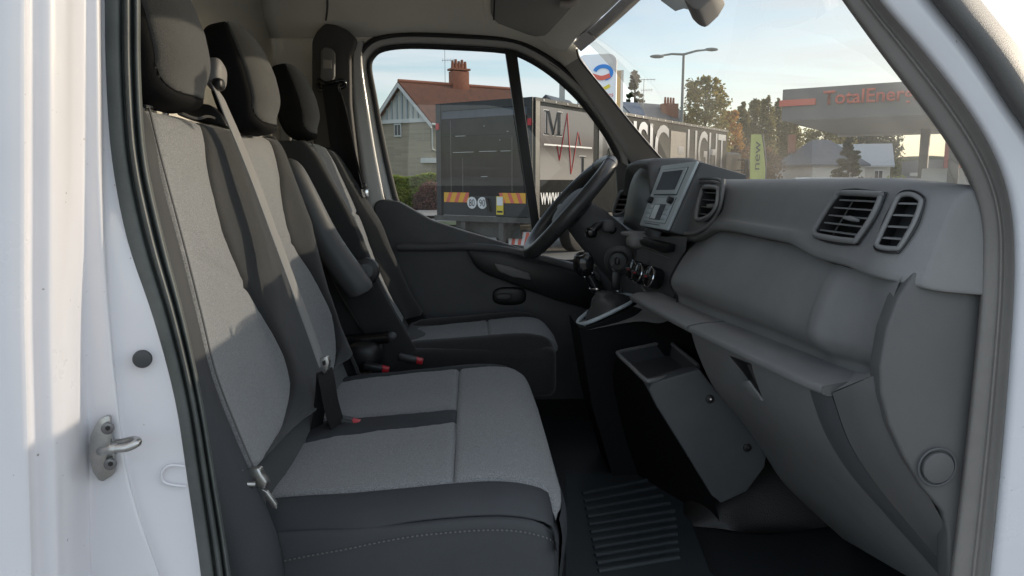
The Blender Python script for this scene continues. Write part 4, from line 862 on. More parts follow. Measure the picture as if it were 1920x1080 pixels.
# black ceramic band along the far and upper edge, lining edge
def edge_strip(nm, pts, w0, dep, m):
    return tube(nm, pts, 1.0, m, van, prof=[(-w0, -dep), (w0, -dep), (w0, dep), (-w0, dep)], up=V((-.75, 0, .66)))
hd_line = [PY(1262, 322, 2.705), PY(1232, 290, 2.705), PY(1193, 245, 2.705), PY(1150, 192, 2.705), PY(1114, 147, 2.705), PY(1088, 112, 2.70), PY(1082, 92, 2.69), PY(1086, 76, 2.67), PY(1110, 56, 2.60), PY(1150, 33, 2.48), PY(1195, 4, 2.36), PY(1240, -26, 2.22)]
edge_strip('windscreen_band', spline(hd_line[:7], 4), .006, .003, rubber_dk)
rows = []
for (ax, ay, bx_, by_, Y_) in ((1079, 90, 1086, 84, 2.69), (1080, 74, 1090, 76, 2.68), (1088, 58, 1104, 64, 2.62), (1120, 38, 1140, 43, 2.52), (1160, 10, 1196, 4, 2.38), (1200, -22, 1240, -28, 2.24)):
    rows.append([PY(ax, ay, Y_), PY(lerp(ax, bx_, .5), lerp(ay, by_, .5), Y_ - .004), PY(bx_, by_, Y_ + .004)])
patch('header_trim', rows, trimg, van, 3, 5)
# roof edge outside the glass
edge_strip('roof_header', spline([V((.42, y, z)) + V((interp(hx(0), y) - .36, 0, .03)) for y, z in ((1.0, 2.07), (1.4, 2.11), (1.95, 2.135), (2.4, 2.12), (2.7, 2.07))], 5), .05, .02, white)
# sensor pod and dotted patch at the top of the glass
prism('sensor_pod', [PY(x, y, 1.75) for x, y in ((1278, -30), (1282, 0), (1296, 14), (1308, 19), (1316, 14), (1335, -4), (1350, -30))], (.05, .10, -.02), dashm, van, bevel=.006)
prism('dotted_sunshade', [PY(x, y, 1.88) for x, y in ((1232, -20), (1240, 2), (1266, 21), (1282, 16), (1300, 20), (1310, -20))], (.0, .002, .001), mat('grey_dot_print', (.35, .37, .37), .6), van)
# sun visor
vs_ = node('sun_visor', van, 'grey folded sun visor below the roof lining')
prism('visor_board', [PY(922, -40, 2.12), PY(925, 38, 2.22), PY(934, 46, 2.235), PY(990, 66, 2.30), PY(1004, 70, 2.31), PY(1022, 68, 2.31), PY(1032, 60, 2.30), PY(1075, 12, 2.24), PY(1084, -40, 2.14)], (-.01, -.012, .016), mat('visor_vinyl', (.21, .205, .19), .7, bump=.2, bscale=700), vs_, bevel=.005, seg=3)
prism('visor_edge', [PY(905, -40, 2.18), PY(906, 25, 2.25), PY(912, 38, 2.255), PY(925, 46, 2.26), PY(927, -40, 2.18)], (-.0, .03, .012), liner, vs_, bevel=.005)
prism('visor_slot', [PY(927, -40, 2.112), PY(930, -40, 2.112), PY(927, 38, 2.208), PY(924.5, 38, 2.208)], (0, -.002, .002), blackp, vs_)
tube('visor_pivot', spline([PY(1050, 8, 2.20), PY(1062, 9, 2.20), PY(1074, 5, 2.20), PY(1084, -6, 2.20)], 4), .010, trimg, vs_, n=8)

# =================================================================== SEATS
def edge_fn(d, roll): 
    k = min(1.0, max(0.0, d / roll)); return math.sqrt(max(0.0, 1 - (1 - k) ** 2))
def resamp(pts, n):
    s = spline([V((*p, 0)) for p in pts], 10); ds = [0]
    for a, b in zip(s, s[1:]): ds.append(ds[-1] + (b - a).length)
    res = []; j = 0
    for i in range(n):
        t = ds[-1] * i / (n - 1)
        while j < len(ds) - 2 and ds[j + 1] < t: j += 1
        k = (t - ds[j]) / max(1e-9, ds[j + 1] - ds[j]); res.append(s[j].lerp(s[j + 1], k))
    return res
US = [0, .02, .05, .09, .15, .25, .37, .5, .63, .75, .85, .91, .95, .98, 1]
def panel(name, A, B, surf, nrm, m, par, puff=.006, roll=.014, nv=64, ends=True, crease=None):
    """cushion panel between two boundary curves A, B given in the surface's own (u,v) metres"""
    a = resamp(A, nv); b = resamp(B, nv); vs = []
    for i in range(nv):
        wd = (b[i] - a[i]).length
        for u in US:
            p = a[i].lerp(b[i], u); d = min(u, 1 - u) * wd
            if ends: d = min(d, (a[i] - a[0]).length + .0, (a[-1] - a[i]).length + .0)
            h = puff * edge_fn(d, roll) + puff * .5 * (1 - (2 * u - 1) ** 2)
            if crease:
                for c, wc, dc in crease: h -= dc * math.exp(-((i / (nv - 1) - c) / wc) ** 2)
            q = surf(p.x, p.y); near_e = math.exp(-(d / .022) ** 2)
            h += .0016 * mnoise.noise(q * 13) + .0009 * mnoise.noise(q * 34) + .0013 * near_e * mnoise.noise(V((p.x * 70, p.y * 70, 3.0 + 5 * u)))
            vs.append(q + nrm(p.x, p.y) * (h - puff))
    return obj(name, vs, grid_faces(nv, len(US)), m, par, ang=85)
# ---- bench backrest
FX = [(1.02, -.31), (1.13, -.345), (1.2, -.378), (1.3, -.410), (1.4, -.432), (1.5, -.450), (1.6, -.474), (1.66, -.487), (1.70, -.500), (1.725, -.515), (1.74, -.535)]
def smooth_tab(tab, n=60):
    xs = [tab[0][0] + (tab[-1][0] - tab[0][0]) * i / n for i in range(n + 1)]; ys = [interp(tab, x) for x in xs]
    for _ in range(6): ys = [ys[0]] + [(ys[i - 1] + 2 * ys[i] + ys[i + 1]) / 4 for i in range(1, n)] + [ys[-1]]
    return list(zip(xs, ys))
FXs = smooth_tab(FX)
def fx(z): return interp(FXs, z)
def gauss(x, c, s): return math.exp(-((x - c) / s) ** 2)
def bulb(y): return .018 * gauss(y, 1.555, .07) + .030 * gauss(y, 2.0, .06) + .012 * gauss(y, 1.15, .05)
def back_s(y, z): return V((fx(z) + bulb(y) * min(1, max(0, (1.74 - z) / .25)), y, z))
def back_n(y, z): return V((.95, 0, .30))
def hit(px, py, sf, y0=.95, y1=3.3):
    d = ray(px, py); 
    for _ in range(50):
        ym = .5 * (y0 + y1); p = CAM + d * (ym / d.y); s_ = sf(p.y, p.z)
        if p.x > s_.x: y0 = ym
        else: y1 = ym
    p = CAM + d * (y0 / d.y); return (p.y, p.z)
bench = node('passenger_bench', van, 'two seat passenger bench in light grey and charcoal fabric')
def H(lst, sf=back_s): return [hit(x, y, sf) for x, y in lst]
S0 = H([(277, 204), (300, 300), (345, 470), (375, 590), (402, 700), (440, 800), (474, 880)])
S1 = H([(372, 226), (395, 330), (428, 455), (480, 565), (530, 655), (548, 725), (535, 795), (492, 868)])
S2 = H([(443, 244), (470, 320), (500, 400), (528, 470), (562, 560), (590, 640), (606, 700), (606, 740)])
S3 = H([(500, 256), (525, 325), (540, 425), (585, 510), (618, 575), (632, 630), (630, 680), (615, 715)])
panel('seat_back_insert', S0, S1, back_s, back_n, fab, bench, .009, .016, crease=[(.40, .008, .006)])
panel('seat_back_bolster', S1, S2, back_s, back_n, fabd, bench, .012, .02)
panel('seat_back_insert', S2, S3, back_s, back_n, fab, bench, .009, .016, crease=[(.36, .008, .006)])
S4 = [(2.045, 1.715), (2.05, 1.6), (2.05, 1.45), (2.05, 1.3), (2.04, 1.2), (2.02, 1.13)]
panel('seat_back_bolster', S3, S4, back_s, back_n, fabd, bench, .012, .02)
# outer faces: near side wrap, far side wrap
def side_wrap(nm, y_in, dy, sf, m, par, B=None, depth=.15, zz_=(.95, 1.05, 1.2, 1.3, 1.4, 1.5, 1.6, 1.68, 1.72)):
    rows = []
    for k, z in enumerate(zz_):
        y0 = interp(sorted([(b, a) for a, b in B]), z) if B else y_in
        x0 = sf(y0, z).x
        rows.append([V((x0 - .006, y0, z)), V((x0 + .002, y0 + dy * .25, z)), V((x0 - .006, y0 + dy * .6, z)), V((x0 - .035, y0 + dy * .92, z)), V((x0 - .08, y0 + dy, z)), V((x0 - depth, y0 + dy * .95, z)), V((x0 - depth - .01, y0 + dy * .3, z))])
    return patch(nm, rows, m, par, 4, 4, ang=80)
side_wrap('seat_back_side', 1.19, -.085, back_s, fabs, bench, B=S0)
side_wrap('seat_back_side', 2.045, .035, back_s, fabd, bench)
# core and top edge
cp_ = [(fx(z) - .012, z) for z in (1.05, 1.15, 1.25, 1.35, 1.45, 1.55, 1.65, 1.70)] + [(-.55, 1.712), (-.615, 1.69), (-.60, 1.5), (-.52, 1.15), (-.50, 1.05)]
prism('seat_back_core', [(x, 1.14, z) for x, z in cp_], (0, .90, 0), fabd, bench, bevel=.008)
tube('top_piping', spline([(back_s(a, b) + V((-.004, 0, .004))) for a, b in (S0[0], (lerp(S0[0][0], S1[0][0], .5), 1.722), S1[0], (lerp(S1[0][0], S2[0][0], .5), 1.728), S2[0], S3[0])], 6), .0028, fabd, bench, n=6)
stv = [back_s(a, b) + V((.0035, -.002, 0)) for a, b in S0]
tube('edge_stitching', spline(stv, 8), .0016, stitch, bench, n=5)
# ---- bench cushion, profile by arc
CP = [(-.37, 1.070), (-.30, 1.080), (-.20, 1.088), (-.10, 1.096), (-.03, 1.102), (.04, 1.106), (.085, 1.104), (.12, 1.096), (.145, 1.080), (.160, 1.055), (.165, 1.02), (.162, .97), (.152, .90)]
CPs = spline([V((x, 0, z)) for x, z in CP], 8); CS = [0]
for a_, b_ in zip(CPs, CPs[1:]): CS.append(CS[-1] + (b_ - a_).length)
def cprof(s):
    j = 0
    while j < len(CS) - 2 and CS[j + 1] < s: j += 1
    k = max(0, min(1, (s - CS[j]) / (CS[j + 1] - CS[j]))); return CPs[j].lerp(CPs[j + 1], k), (CPs[j + 1] - CPs[j]).normalized()
def s_of_x(x):
    for i, p in enumerate(CPs):
        if p.x >= x: return CS[i]
    return CS[-1]
def cush_set(dx_, dz, y0, y1, dip):
    def sf(s, y):
        p, t = cprof(s); e = min(y - y0, y1 - y); drop = .028 * max(0, 1 - e / .09) ** 2
        fr_ = max(0, (p.x - .02)) * .0; xs_ = -.030 * max(0, 1 - e / .12) ** 2 * max(0, min(1, (p.x + .02) / .15))
        hump = -.010 * sum(gauss(y, c, .10) for c in dip) * max(0, min(1, (.02 - p.x) / .1))
        return V((p.x + dx_ + xs_, y, p.z + dz - drop + hump))
    def nf(s, y): p, t = cprof(s); return V((-t.z, 0, t.x))
    return sf, nf
cs_, cn_ = cush_set(0, 0, 1.11, 2.05, (1.37, 1.76))
sB, sT, sF = 0.02, s_of_x(-.03), s_of_x(.164)
yA0, yA1, yB0, yB1 = 1.20, 1.525, 1.615, 1.975
panel('cushion_insert', [(sB, yA0 + .02), (sT * .5, yA0 + .003), (sT, yA0)], [(sB, yA1 - .03), (sT * .5, yA1 - .005), (sT, yA1)], cs_, cn_, fab, bench, .010, .016)
panel('cushion_insert', [(sB, yB0 + .01), (sT * .5, yB0), (sT, yB0)], [(sB, yB1 - .02), (sT * .5, yB1), (sT, yB1)], cs_, cn_, fab, bench, .010, .016)
panel('cushion_middle_strip', [(sB, yA1 - .03), (sT * .5, yA1 - .005), (sT, yA1)], [(sB, yB0 + .01), (sT * .5, yB0), (sT, yB0)], cs_, cn_, fabs, bench, .008, .02)
panel('cushion_front', [(sT, yA0), (s_of_x(.05), yA0 - .006), (s_of_x(.12), yA0 - .02), (s_of_x(.158), yA0 - .045)], [(sT, yB1), (s_of_x(.05), yB1 + .008), (s_of_x(.12), yB1 + .02), (s_of_x(.158), yB1 + .04)], cs_, cn_, fab, bench, .010, .016, nv=40)
panel('cushion_bolster', [(sB, yB1 - .02), (sT * .5, yB1), (sT, yB1), (s_of_x(.05), yB1 + .008), (s_of_x(.12), yB1 + .02)], [(sB, 2.05), (sT * .5, 2.055), (sT, 2.055), (s_of_x(.05), 2.055), (s_of_x(.12), 2.05)], cs_, cn_, fabs, bench, .012, .02)
panel('cushion_front_apron', [(s_of_x(.158) , 1.155), (CS[-1], 1.16)], [(s_of_x(.158), 2.015), (CS[-1], 2.01)], cs_, cn_, fabs, bench, .004, .01, nv=12)
# near side of the cushion: upper bolster and lower skirt, with a stitched seam between
def near_side(nm, prof, m, par, sf, ylist, x0=-.40, x1=.16):
    rows = []
    for k in range(15):
        s = sB + (s_of_x(.158) - sB) * k / 14; yin = interp(ylist, s); base = sf(s, yin)
        f_ = k / 14; tuck = .045 * max(0, (f_ - .80) / .2) ** 2
        rows.append([V((base.x - (.012 if (f_ > .97) else 0) + dxx, base.y + dy + tuck * (1 if j else 0), base.z + dz - (.034 * max(0, 1 - f_ / .5) ** 1.3 * min(1, abs(dz) / .03) if j > 1 else 0))) for j, (dy, dz, dxx) in enumerate(prof)])
    return patch(nm, rows, m, par, 3, 2, ang=80), rows
yl = [(sB, yA0 + .02), (sT * .5, yA0 + .003), (sT, yA0), (s_of_x(.05), yA0 - .006), (s_of_x(.12), yA0 - .02), (s_of_x(.158), yA0 - .045)]
_, r1 = near_side('cushion_bolster', [(0, -.010, 0), (-.006, -.001, 0), (-.024, -.001, 0), (-.045, -.010, 0), (-.060, -.022, 0), (-.067, -.031, 0), (-.063, -.035, 0)], fabs, bench, cs_, yl)
_, r2 = near_side('cushion_skirt', [(-.061, -.035, 0), (-.070, -.039, 0), (-.075, -.056, 0), (-.077, -.11, 0), (-.073, -.19, 0), (-.058, -.27, 0)], fabs, bench, cs_, yl)
sl_ = [r[2] + V((0, -.0030, .004)) for r in r2]
ss = spline(sl_, 10)
sv = []; sfc = []
for i in range(0, len(ss) - 1, 2):
    a_, b_ = ss[i], lerp(ss[i], ss[i + 1], .9); k = len(sv); o_ = V((0, -.0012, 0)); h_ = V((0, 0, .0011))
    sv += [a_ - h_, b_ - h_, b_ + h_, a_ + h_, a_ - h_ + o_, b_ - h_ + o_, b_ + h_ + o_, a_ + h_ + o_]
    sfc += [(k, k + 1, k + 2, k + 3), (k + 4, k + 5, k + 6, k + 7), (k, k + 1, k + 5, k + 4), (k + 3, k + 2, k + 6, k + 7), (k, k + 3, k + 7, k + 4), (k + 1, k + 2, k + 6, k + 5)]
st_o = obj('skirt_stitching', sv, sfc, stitch, bench, smooth=False); st_o['kind'] = 'stuff'
box('cushion_core', (-.11, 1.585, .965), (.515, .885, .165), fabs, bench, .03, seg=3)
box('seat_box', (-.14, 1.60, .83), (.44, .78, .16), blackp, bench, .01)
# ---- headrests
def headrest(par, c, s, tilt, m, nm='headrest'):
    q = Matrix.Rotation(-tilt, 3, 'Y')
    def fn(p):
        y, z = p.y / s[1], p.z / s[2]
        x = p.x * (1.0 - .22 * max(0, z)) - .022 * y * y + (-.018 * max(0, z) ** 2)
        k = 1 - .17 * max(0, z) ** 2 - .12 * max(0, -z) ** 2
        x += .014 * math.exp(-(z + .75) ** 2 / .05) * (-1 if p.x > 0 else 0)
        return q @ V((x, p.y * k, p.z))
    EX, EZ, nu_, nv_ = .50, .56, 72, 44
    def sg(v, e): return math.copysign(abs(v) ** e, v)
    def pt(la, lo, g=0.0):
        p = V((sg(math.cos(la), EZ) * sg(math.cos(lo), EX) * (s[0] + g), sg(math.cos(la), EZ) * sg(math.sin(lo), EX) * (s[1] + g), sg(math.sin(la), EZ) * (s[2] + g)))
        return V(c) + fn(p)
    def seam_la(lo): return R(-52) + R(34) * abs(lo / R(56)) ** 3        # lower edge of the front pad
    fr_f, bk_f, vs = [], [], []
    for i in range(nv_ + 1):
        la = -math.pi / 2 + math.pi * i / nv_
        for j in range(nu_):
            lo = 2 * math.pi * j / nu_; l2 = lo if lo <= math.pi else lo - 2 * math.pi
            d = min(abs(abs(l2) - R(56)) if la > seam_la(R(56)) - .1 else 9, abs(la - seam_la(l2)) * 1.2 if abs(l2) < R(58) else 9)
            vs.append(pt(la, lo, -.0035 * math.exp(-(d / .06) ** 2)))
    for i in range(nv_):
        la = -math.pi / 2 + math.pi * (i + .5) / nv_
        for j in range(nu_):
            lo = 2 * math.pi * (j + .5) / nu_; l2 = lo if lo <= math.pi else lo - 2 * math.pi
            f = (i * nu_ + j, i * nu_ + (j + 1) % nu_, (i + 1) * nu_ + (j + 1) % nu_, (i + 1) * nu_ + j)
            (fr_f if abs(l2) < R(56) and la > seam_la(l2) else bk_f).append(f)
    o = obj(nm + '_pad', vs, fr_f, m, par, ang=85); obj(nm + '_shell', vs, bk_f, MATS['black_headrest_cloth'], par, ang=85)
    tube('headrest_seam', [pt(seam_la(R(l)), R(l), -.001) for l in range(-54, 55, 6)], .0011, blackp, par, n=5)
    for y in (-.055, .055):
        tube('headrest_rod', [V(c) + V((-.015, y, -s[2] * .9)), V(c) + V((-.035, y, -s[2] - .07))], .0055, chrome, par, n=10)
    return o
headrest(bench, (-.522, 1.345, 1.852), (.062, .130, .132), R(10), head_rest)
headrest(bench, (-.492, 1.762, 1.828), (.054, .108, .124), R(12), head_rest)
for y in (1.28, 1.39, 1.70, 1.80): disc('rod_collar', V((-.575, y, 1.718)), (0, 0, 1), .010, .014, chrome, bench, n=14, bevel=.002)
# belt outlet between the two headrests, its belt and tongue
ob = node('passenger_belt', van, 'grey seat belt running down the middle of the passenger bench')
superell('belt_outlet', PY(404, 140, 1.57), (.018, .030, .030), dashm, ob, .6, .7, fn=lambda p: Matrix.Rotation(R(-20), 3, 'X') @ p)
superell('outlet_lip', PY(410, 158, 1.55), (.010, .016, .012), blackp, ob, .6, .7)
prism('outlet_housing', [PY(x, y, 1.62) for x, y in ((330, 186), (395, 196), (415, 215), (428, 238), (372, 228), (330, 215))], (-.02, .12, 0), blackp, ob, bevel=.006)
bl_px = [(402, 163, 1.565), (412, 180, 1.552), (428, 218, 1.535), (450, 270, 1.53), (480, 345, 1.525), (515, 440, 1.525), (552, 540, 1.525), (585, 630, 1.525), (604, 684, 1.525)]
ribbon('webbing', spline([PY(x, y, Y_ - .012) for x, y, Y_ in bl_px], 5), .036, .0022, web, ob, up=V((.97, -.12, .25)))
q_ = PY(606, 682, 1.515)
prism('belt_tongue', [PY(x, y, 1.508) for x, y in ((598, 674), (612, 668), (617, 680), (614, 694), (608, 702), (600, 694), (596, 684))], (.003, .012, 0), steel, ob, bevel=.0015)
prism('tongue_slot', [PY(x, y, 1.5075) for x, y in ((604, 678), (610, 675), (611, 683), (606, 686))], (0, -.001, 0), blackp, ob)
ribbon('lap_webbing', spline([PY(608, 694, 1.52), PY(614, 720, 1.52), PY(620, 755, 1.53), PY(632, 795, 1.55), PY(640, 810, 1.57)], 6), .042, .0022, webd, ob, up=V((.75, -.6, .25)))
ribbon('lap_webbing', spline([PY(606, 696, 1.525), PY(604, 720, 1.53), PY(600, 760, 1.55), PY(594, 800, 1.57)], 6), .034, .0022, webd, ob, up=V((.75, -.6, .25)))
# near passenger belt tongue by the door pillar
nb_ = node('belt_tongue', van, 'pale belt tongue lying at the bench corner next to the door')
prism('tongue_body', [PY(x, y, 1.13) for x, y in ((463, 880), (484, 878), (490, 892), (500, 905), (496, 918), (478, 914), (460, 908), (452, 898))], (.004, .014, 0), steel, nb_, bevel=.003)
prism('tongue_blade', [PY(x, y, 1.128) for x, y in ((490, 918), (500, 922), (518, 946), (519, 955), (511, 953), (498, 936))], (.002, .006, 0), steel, nb_, bevel=.001)
tube('tongue_bar', spline([PY(452, 880, 1.12), PY(447, 897, 1.115), PY(458, 907, 1.115), PY(478, 908, 1.12)], 5), .0045, steel, nb_, n=8)
ribbon('webbing', spline([PY(455, 898, 1.14), PY(462, 940, 1.14), PY(470, 1000, 1.13), PY(480, 1090, 1.12)], 5), .040, .0022, web, nb_, up=V((.5, -.85, 0)))
# red buckles
def buckle(px, py, Y_, an):
    c = PY(px, py, Y_); q = Matrix.Rotation(an, 3, 'Y')
    b = box('belt_buckle', c + q @ V((-.018, 0, -.002)), (.055, .030, .020), blackp, van, .004, rot=q); box('release_button', c + q @ V((.012, 0, .0)), (.030, .024, .016), redp, b, .003, rot=q)
buckle(655, 791, 1.575, R(14)); buckle(712, 690, 2.09, R(14)); buckle(776, 674, 2.14, R(14))

# ---- driver seat
def fxd(z): return fx(z) + .030 + max(0, (1.702 - z)) / .546 * .080
def bulbd(y): return .046 * gauss(y, 2.27, .07) + .060 * gauss(y, 2.715, .07)
def dback_s(y, z): return V((fxd(z) + bulbd(y) * min(1, max(0, (1.74 - z) / .3)), y, z))
dseat = node('driver_seat', van, 'single driver seat in grey and charcoal fabric')
def yz(*l): return [(y, z) for y, z in l]
D0 = [(2.375, 1.722), (2.365, 1.6), (2.355, 1.45), (2.365, 1.3), (2.385, 1.2), (2.39, 1.12)]
D1 = [(2.60, 1.722), (2.615, 1.6), (2.625, 1.45), (2.615, 1.3), (2.60, 1.2), (2.595, 1.12)]
Dn = [(2.285, 1.70), (2.265, 1.6), (2.255, 1.45), (2.255, 1.3), (2.265, 1.2), (2.27, 1.12)]
Df = [(2.70, 1.70), (2.725, 1.6), (2.735, 1.45), (2.735, 1.3), (2.725, 1.2), (2.72, 1.12)]
panel('seat_back_insert', D0, D1, dback_s, back_n, fab, dseat, .009, .016, crease=[(.38, .008, .006)])
panel('seat_back_bolster', Dn, D0, dback_s, back_n, fabd, dseat, .012, .02); panel('seat_back_bolster', D1, Df, dback_s, back_n, fabd, dseat, .012, .02)
side_wrap('seat_back_side', 2.26, -.02, dback_s, fabd, dseat, B=Dn, depth=.12); side_wrap('seat_back_side', 2.73, .02, dback_s, fabd, dseat, B=Df, depth=.12)
tube('bolster_stitching', spline([dback_s(a + .0, b) + V((.004, 0, 0)) for a, b in D0], 8), .0013, stitch, dseat, n=5)
cpd = [(fxd(z) - .012, z) for z in (1.05, 1.15, 1.25, 1.35, 1.45, 1.55, 1.65, 1.70)] + [(-.53, 1.708), (-.58, 1.69), (-.56, 1.5), (-.42, 1.15), (-.40, 1.05)]
prism('seat_back_core', [(x, 2.28, z) for x, z in cpd], (0, .43, 0), fabd, dseat, bevel=.02)
headrest(dseat, (-.540, 2.49, 1.852), (.052, .107, .122), R(12), head_rest)
for y in (2.44, 2.54): disc('rod_collar', V((-.56, y, 1.715)), (0, 0, 1), .010, .014, chrome, dseat, n=14, bevel=.002)
ds_, dn_ = cush_set(.125, .012, 2.24, 2.75, (2.49,))
sTd = s_of_x(-.07); sBd = .03
panel('cushion_insert', [(sBd, 2.36), (sTd, 2.345)], [(sBd, 2.62), (sTd, 2.64)], ds_, dn_, fab, dseat, .010, .016)
panel('cushion_front', [(sTd, 2.345), (s_of_x(.06), 2.335), (s_of_x(.13), 2.32), (s_of_x(.16), 2.32)], [(sTd, 2.64), (s_of_x(.06), 2.655), (s_of_x(.13), 2.67), (s_of_x(.16), 2.67)], ds_, dn_, fab, dseat, .010, .016)
panel('cushion_bolster', [(sBd, 2.255), (sTd, 2.25), (s_of_x(.06), 2.25), (s_of_x(.145), 2.27)], [(sBd, 2.36), (sTd, 2.345), (s_of_x(.06), 2.335), (s_of_x(.145), 2.32)], ds_, lambda a, b: V((0, 0, 1)), fabd, dseat, .030, .05)
panel('cushion_bolster', [(sBd, 2.62), (sTd, 2.64), (s_of_x(.06), 2.655), (s_of_x(.145), 2.67)], [(sBd, 2.745), (sTd, 2.75), (s_of_x(.06), 2.75), (s_of_x(.145), 2.73)], ds_, lambda a, b: V((0, 0, 1)), fabd, dseat, .030, .05)
box('cushion_core', (.02, 2.495, 1.01), (.50, .50, .16), fabd, dseat, .03, seg=3)
box('seat_pedestal', (-.02, 2.495, .86), (.40, .44, .22), blackp, dseat, .01)
# armrest on the driver seat
arm = node('driver_armrest', van, 'padded charcoal armrest folded up beside the driver seat')
ap = spline([PY(535, 318, 2.165), PY(548, 322, 2.16), PY(572, 370, 2.155), PY(606, 440, 2.15), PY(640, 495, 2.15), PY(668, 532, 2.15), PY(678, 550, 2.155)], 5)
rr_ = [interp([(0, .016), (.08, .030), (.3, .036), (.75, .043), (.93, .040), (1, .02)], i / (len(ap) - 1)) for i in range(len(ap))]
tube('arm_pad', ap, rr_, mat('armrest_vinyl', (.085, .087, .09), .5, bump=.2, bscale=600), arm, n=16)
disc('pivot_cover', PY(686, 508, 2.19), (0, -1, 0), .040, .03, blackp, arm, n=28, bevel=.008); disc('pivot_cap', PY(686, 508, 2.172), (0, -1, 0), .022, .012, dashd, arm, n=24, bevel=.003)
hb = node('handbrake', van, 'black handbrake lever between the seats')
tube('lever', spline([PY(650, 640, 2.15), PY(690, 636, 2.15), PY(728, 632, 2.15)], 5), [.020, .0195, .019, .019, .019, .0185, .018, .018, .018, .018, .018], gloss, hb, n=16)
superell('lever_button', PY(735, 630, 2.15), (.013, .012, .012), dashd, hb, 1, 1)
superell('lever_boot', PY(684, 664, 2.16), (.055, .05, .05), blackp, hb, .8, .8)

# =================================================================== DASHBOARD
dash = node('dashboard', van, 'grey moulded dashboard running across the cab')
ysD = [.966, .972, .985, 1.03, 1.10, 1.2, 1.35, 1.55, 1.75, 1.95, 2.2, 2.5, 2.85]
def dash_top_prof(y):
    e = max(0, 1 - (y - .966) / .075) ** 2; dx_ = .042 * e; dz = -.004 * e - .010 * max(0, (1.10 - y) / .14)
    lip = interp([(.96, 1.470), (1.20, 1.474), (1.30, 1.490), (1.6, 1.492), (1.72, 1.488), (1.85, 1.455), (1.95, 1.44)], y)
    wsx = interp([(.96, .80), (1.1, .87), (1.25, .95), (1.6, 1.06), (1.95, 1.09), (2.3, 1.05), (2.85, .80)], y)
    P_ = [(wsx, 1.560), (wsx - .04, 1.575), (lerp(wsx, .66, .6), 1.592), (.68, 1.603), (.645, 1.606), (.622, 1.602), (.606, 1.590), (.596, 1.570), (.588, 1.545), (.580, 1.52), (.572, lip + .022), (.569, lip + .010), (.573, lip + .001), (.60, lip - .004), (.66, lip - .006)]
    return [V((x + dx_, y, z + dz)) for x, z in P_]
def to_px(p):
    v = V(p) - CAM; z = v.dot(_f); return (960 + FPX * v.dot(_r) / z, 540 - FPX * v.dot(_u) / z)
def inside(pt, poly):
    x, y = pt; c = False
    for (x0, y0), (x1, y1) in zip(poly, poly[1:] + poly[:1]):
        if (y0 > y) != (y1 > y) and x < (x1 - x0) * (y - y0) / (y1 - y0) + x0: c = not c
    return c
o2 = [(1583, 363), (1652, 366), (1655, 370), (1640, 405), (1612, 447), (1600, 453), (1540, 444), (1530, 436), (1534, 424), (1556, 388), (1570, 370)]
o3 = [(1695, 366), (1712, 366), (1726, 374), (1728, 384), (1715, 420), (1690, 462), (1680, 467), (1655, 465), (1646, 460), (1650, 448), (1672, 400), (1684, 374)]
o4 = [(1322, 352), (1346, 353), (1349, 360), (1346, 385), (1336, 402), (1322, 410), (1308, 411), (1310, 390), (1316, 366)]
ysF = [.966 + .0012 * i for i in range(16)] + [.986 + .004 * i for i in range(78)] + [1.30 + .02 * i for i in range(20)] + [1.70 + .008 * i for i in range(28)] + [1.93, 2.0, 2.1, 2.2, 2.35, 2.5, 2.65, 2.85]
wrap = [[p + V((dx_, -.0015 - .004 * k, -.004 * k)) for p in dash_top_prof(.966)] for k, dx_ in ((3, .20), (2, .12), (1.2, .06), (.6, .025), (.2, .008))]
gv = [spline(r_, 5) for r_ in wrap] + [spline(dash_top_prof(y), 5) for y in ysF]; nc_ = len(gv[0]); vs = [p for r_ in gv for p in r_]
fcs = []
for f_ in grid_faces(len(gv), nc_):
    c_ = sum((vs[i] for i in f_), V((0, 0, 0))) / 4
    if 1.45 < c_.z < 1.601 and c_.x < .64 and any(inside(to_px(c_), o_) for o_ in (o2, o3, o4)): continue
    fcs.append(f_)
obj('dash_top', vs, fcs, dashm, dash, ang=60)
# near end of the top
# mid panel (airbag cover)
rows = []
for y in (.984, 1.005, 1.03, 1.06, 1.085, 1.11, 1.13, 1.15, 1.17, 1.22, 1.3, 1.42, 1.58, 1.66, 1.72, 1.77):
    xb = interp([(.97, .592), (1.11, .566), (1.58, .496), (1.95, .455)], y); fo = -.012 * gauss(y, 1.14, .028); rec = .012 * gauss(y, 1.05, .05)
    row = []
    for lev, zf, xm, fk in ((1, 0, 0.0, .3), (.86, .16, -.010, .8), (.66, .36, -.016, 1), (.45, .54, -.020, 1), (.30, .70, -.018, 1), (.18, .82, -.004, .8), (.08, .91, .014, .5), (0, 1, .022, .2)):
        ye = y + max(0, (y - 1.58) / .19) * .14 * lev
        lip = interp([(.96, 1.470), (1.20, 1.474), (1.30, 1.490), (1.6, 1.492), (1.72, 1.488), (1.85, 1.455), (1.95, 1.44)], ye)
        row.append(V((lerp(.592, xb, zf * .9) + xm + fo * fk + rec * fk, ye, lerp(lip, 1.309, zf))))
    rows.append(row)
patch('airbag_panel', rows, dashm, dash, 4, 4, ang=70)
tube('panel_groove', [r[0] + V((-.002, 0, -.004)) for r in rows[1:]], .0016, blackp, dash, n=5)
tube('panel_end_groove', spline([p + V((-.003, .002, 0)) for p in rows[-1]], 3), .0026, blackp, dash, n=6)
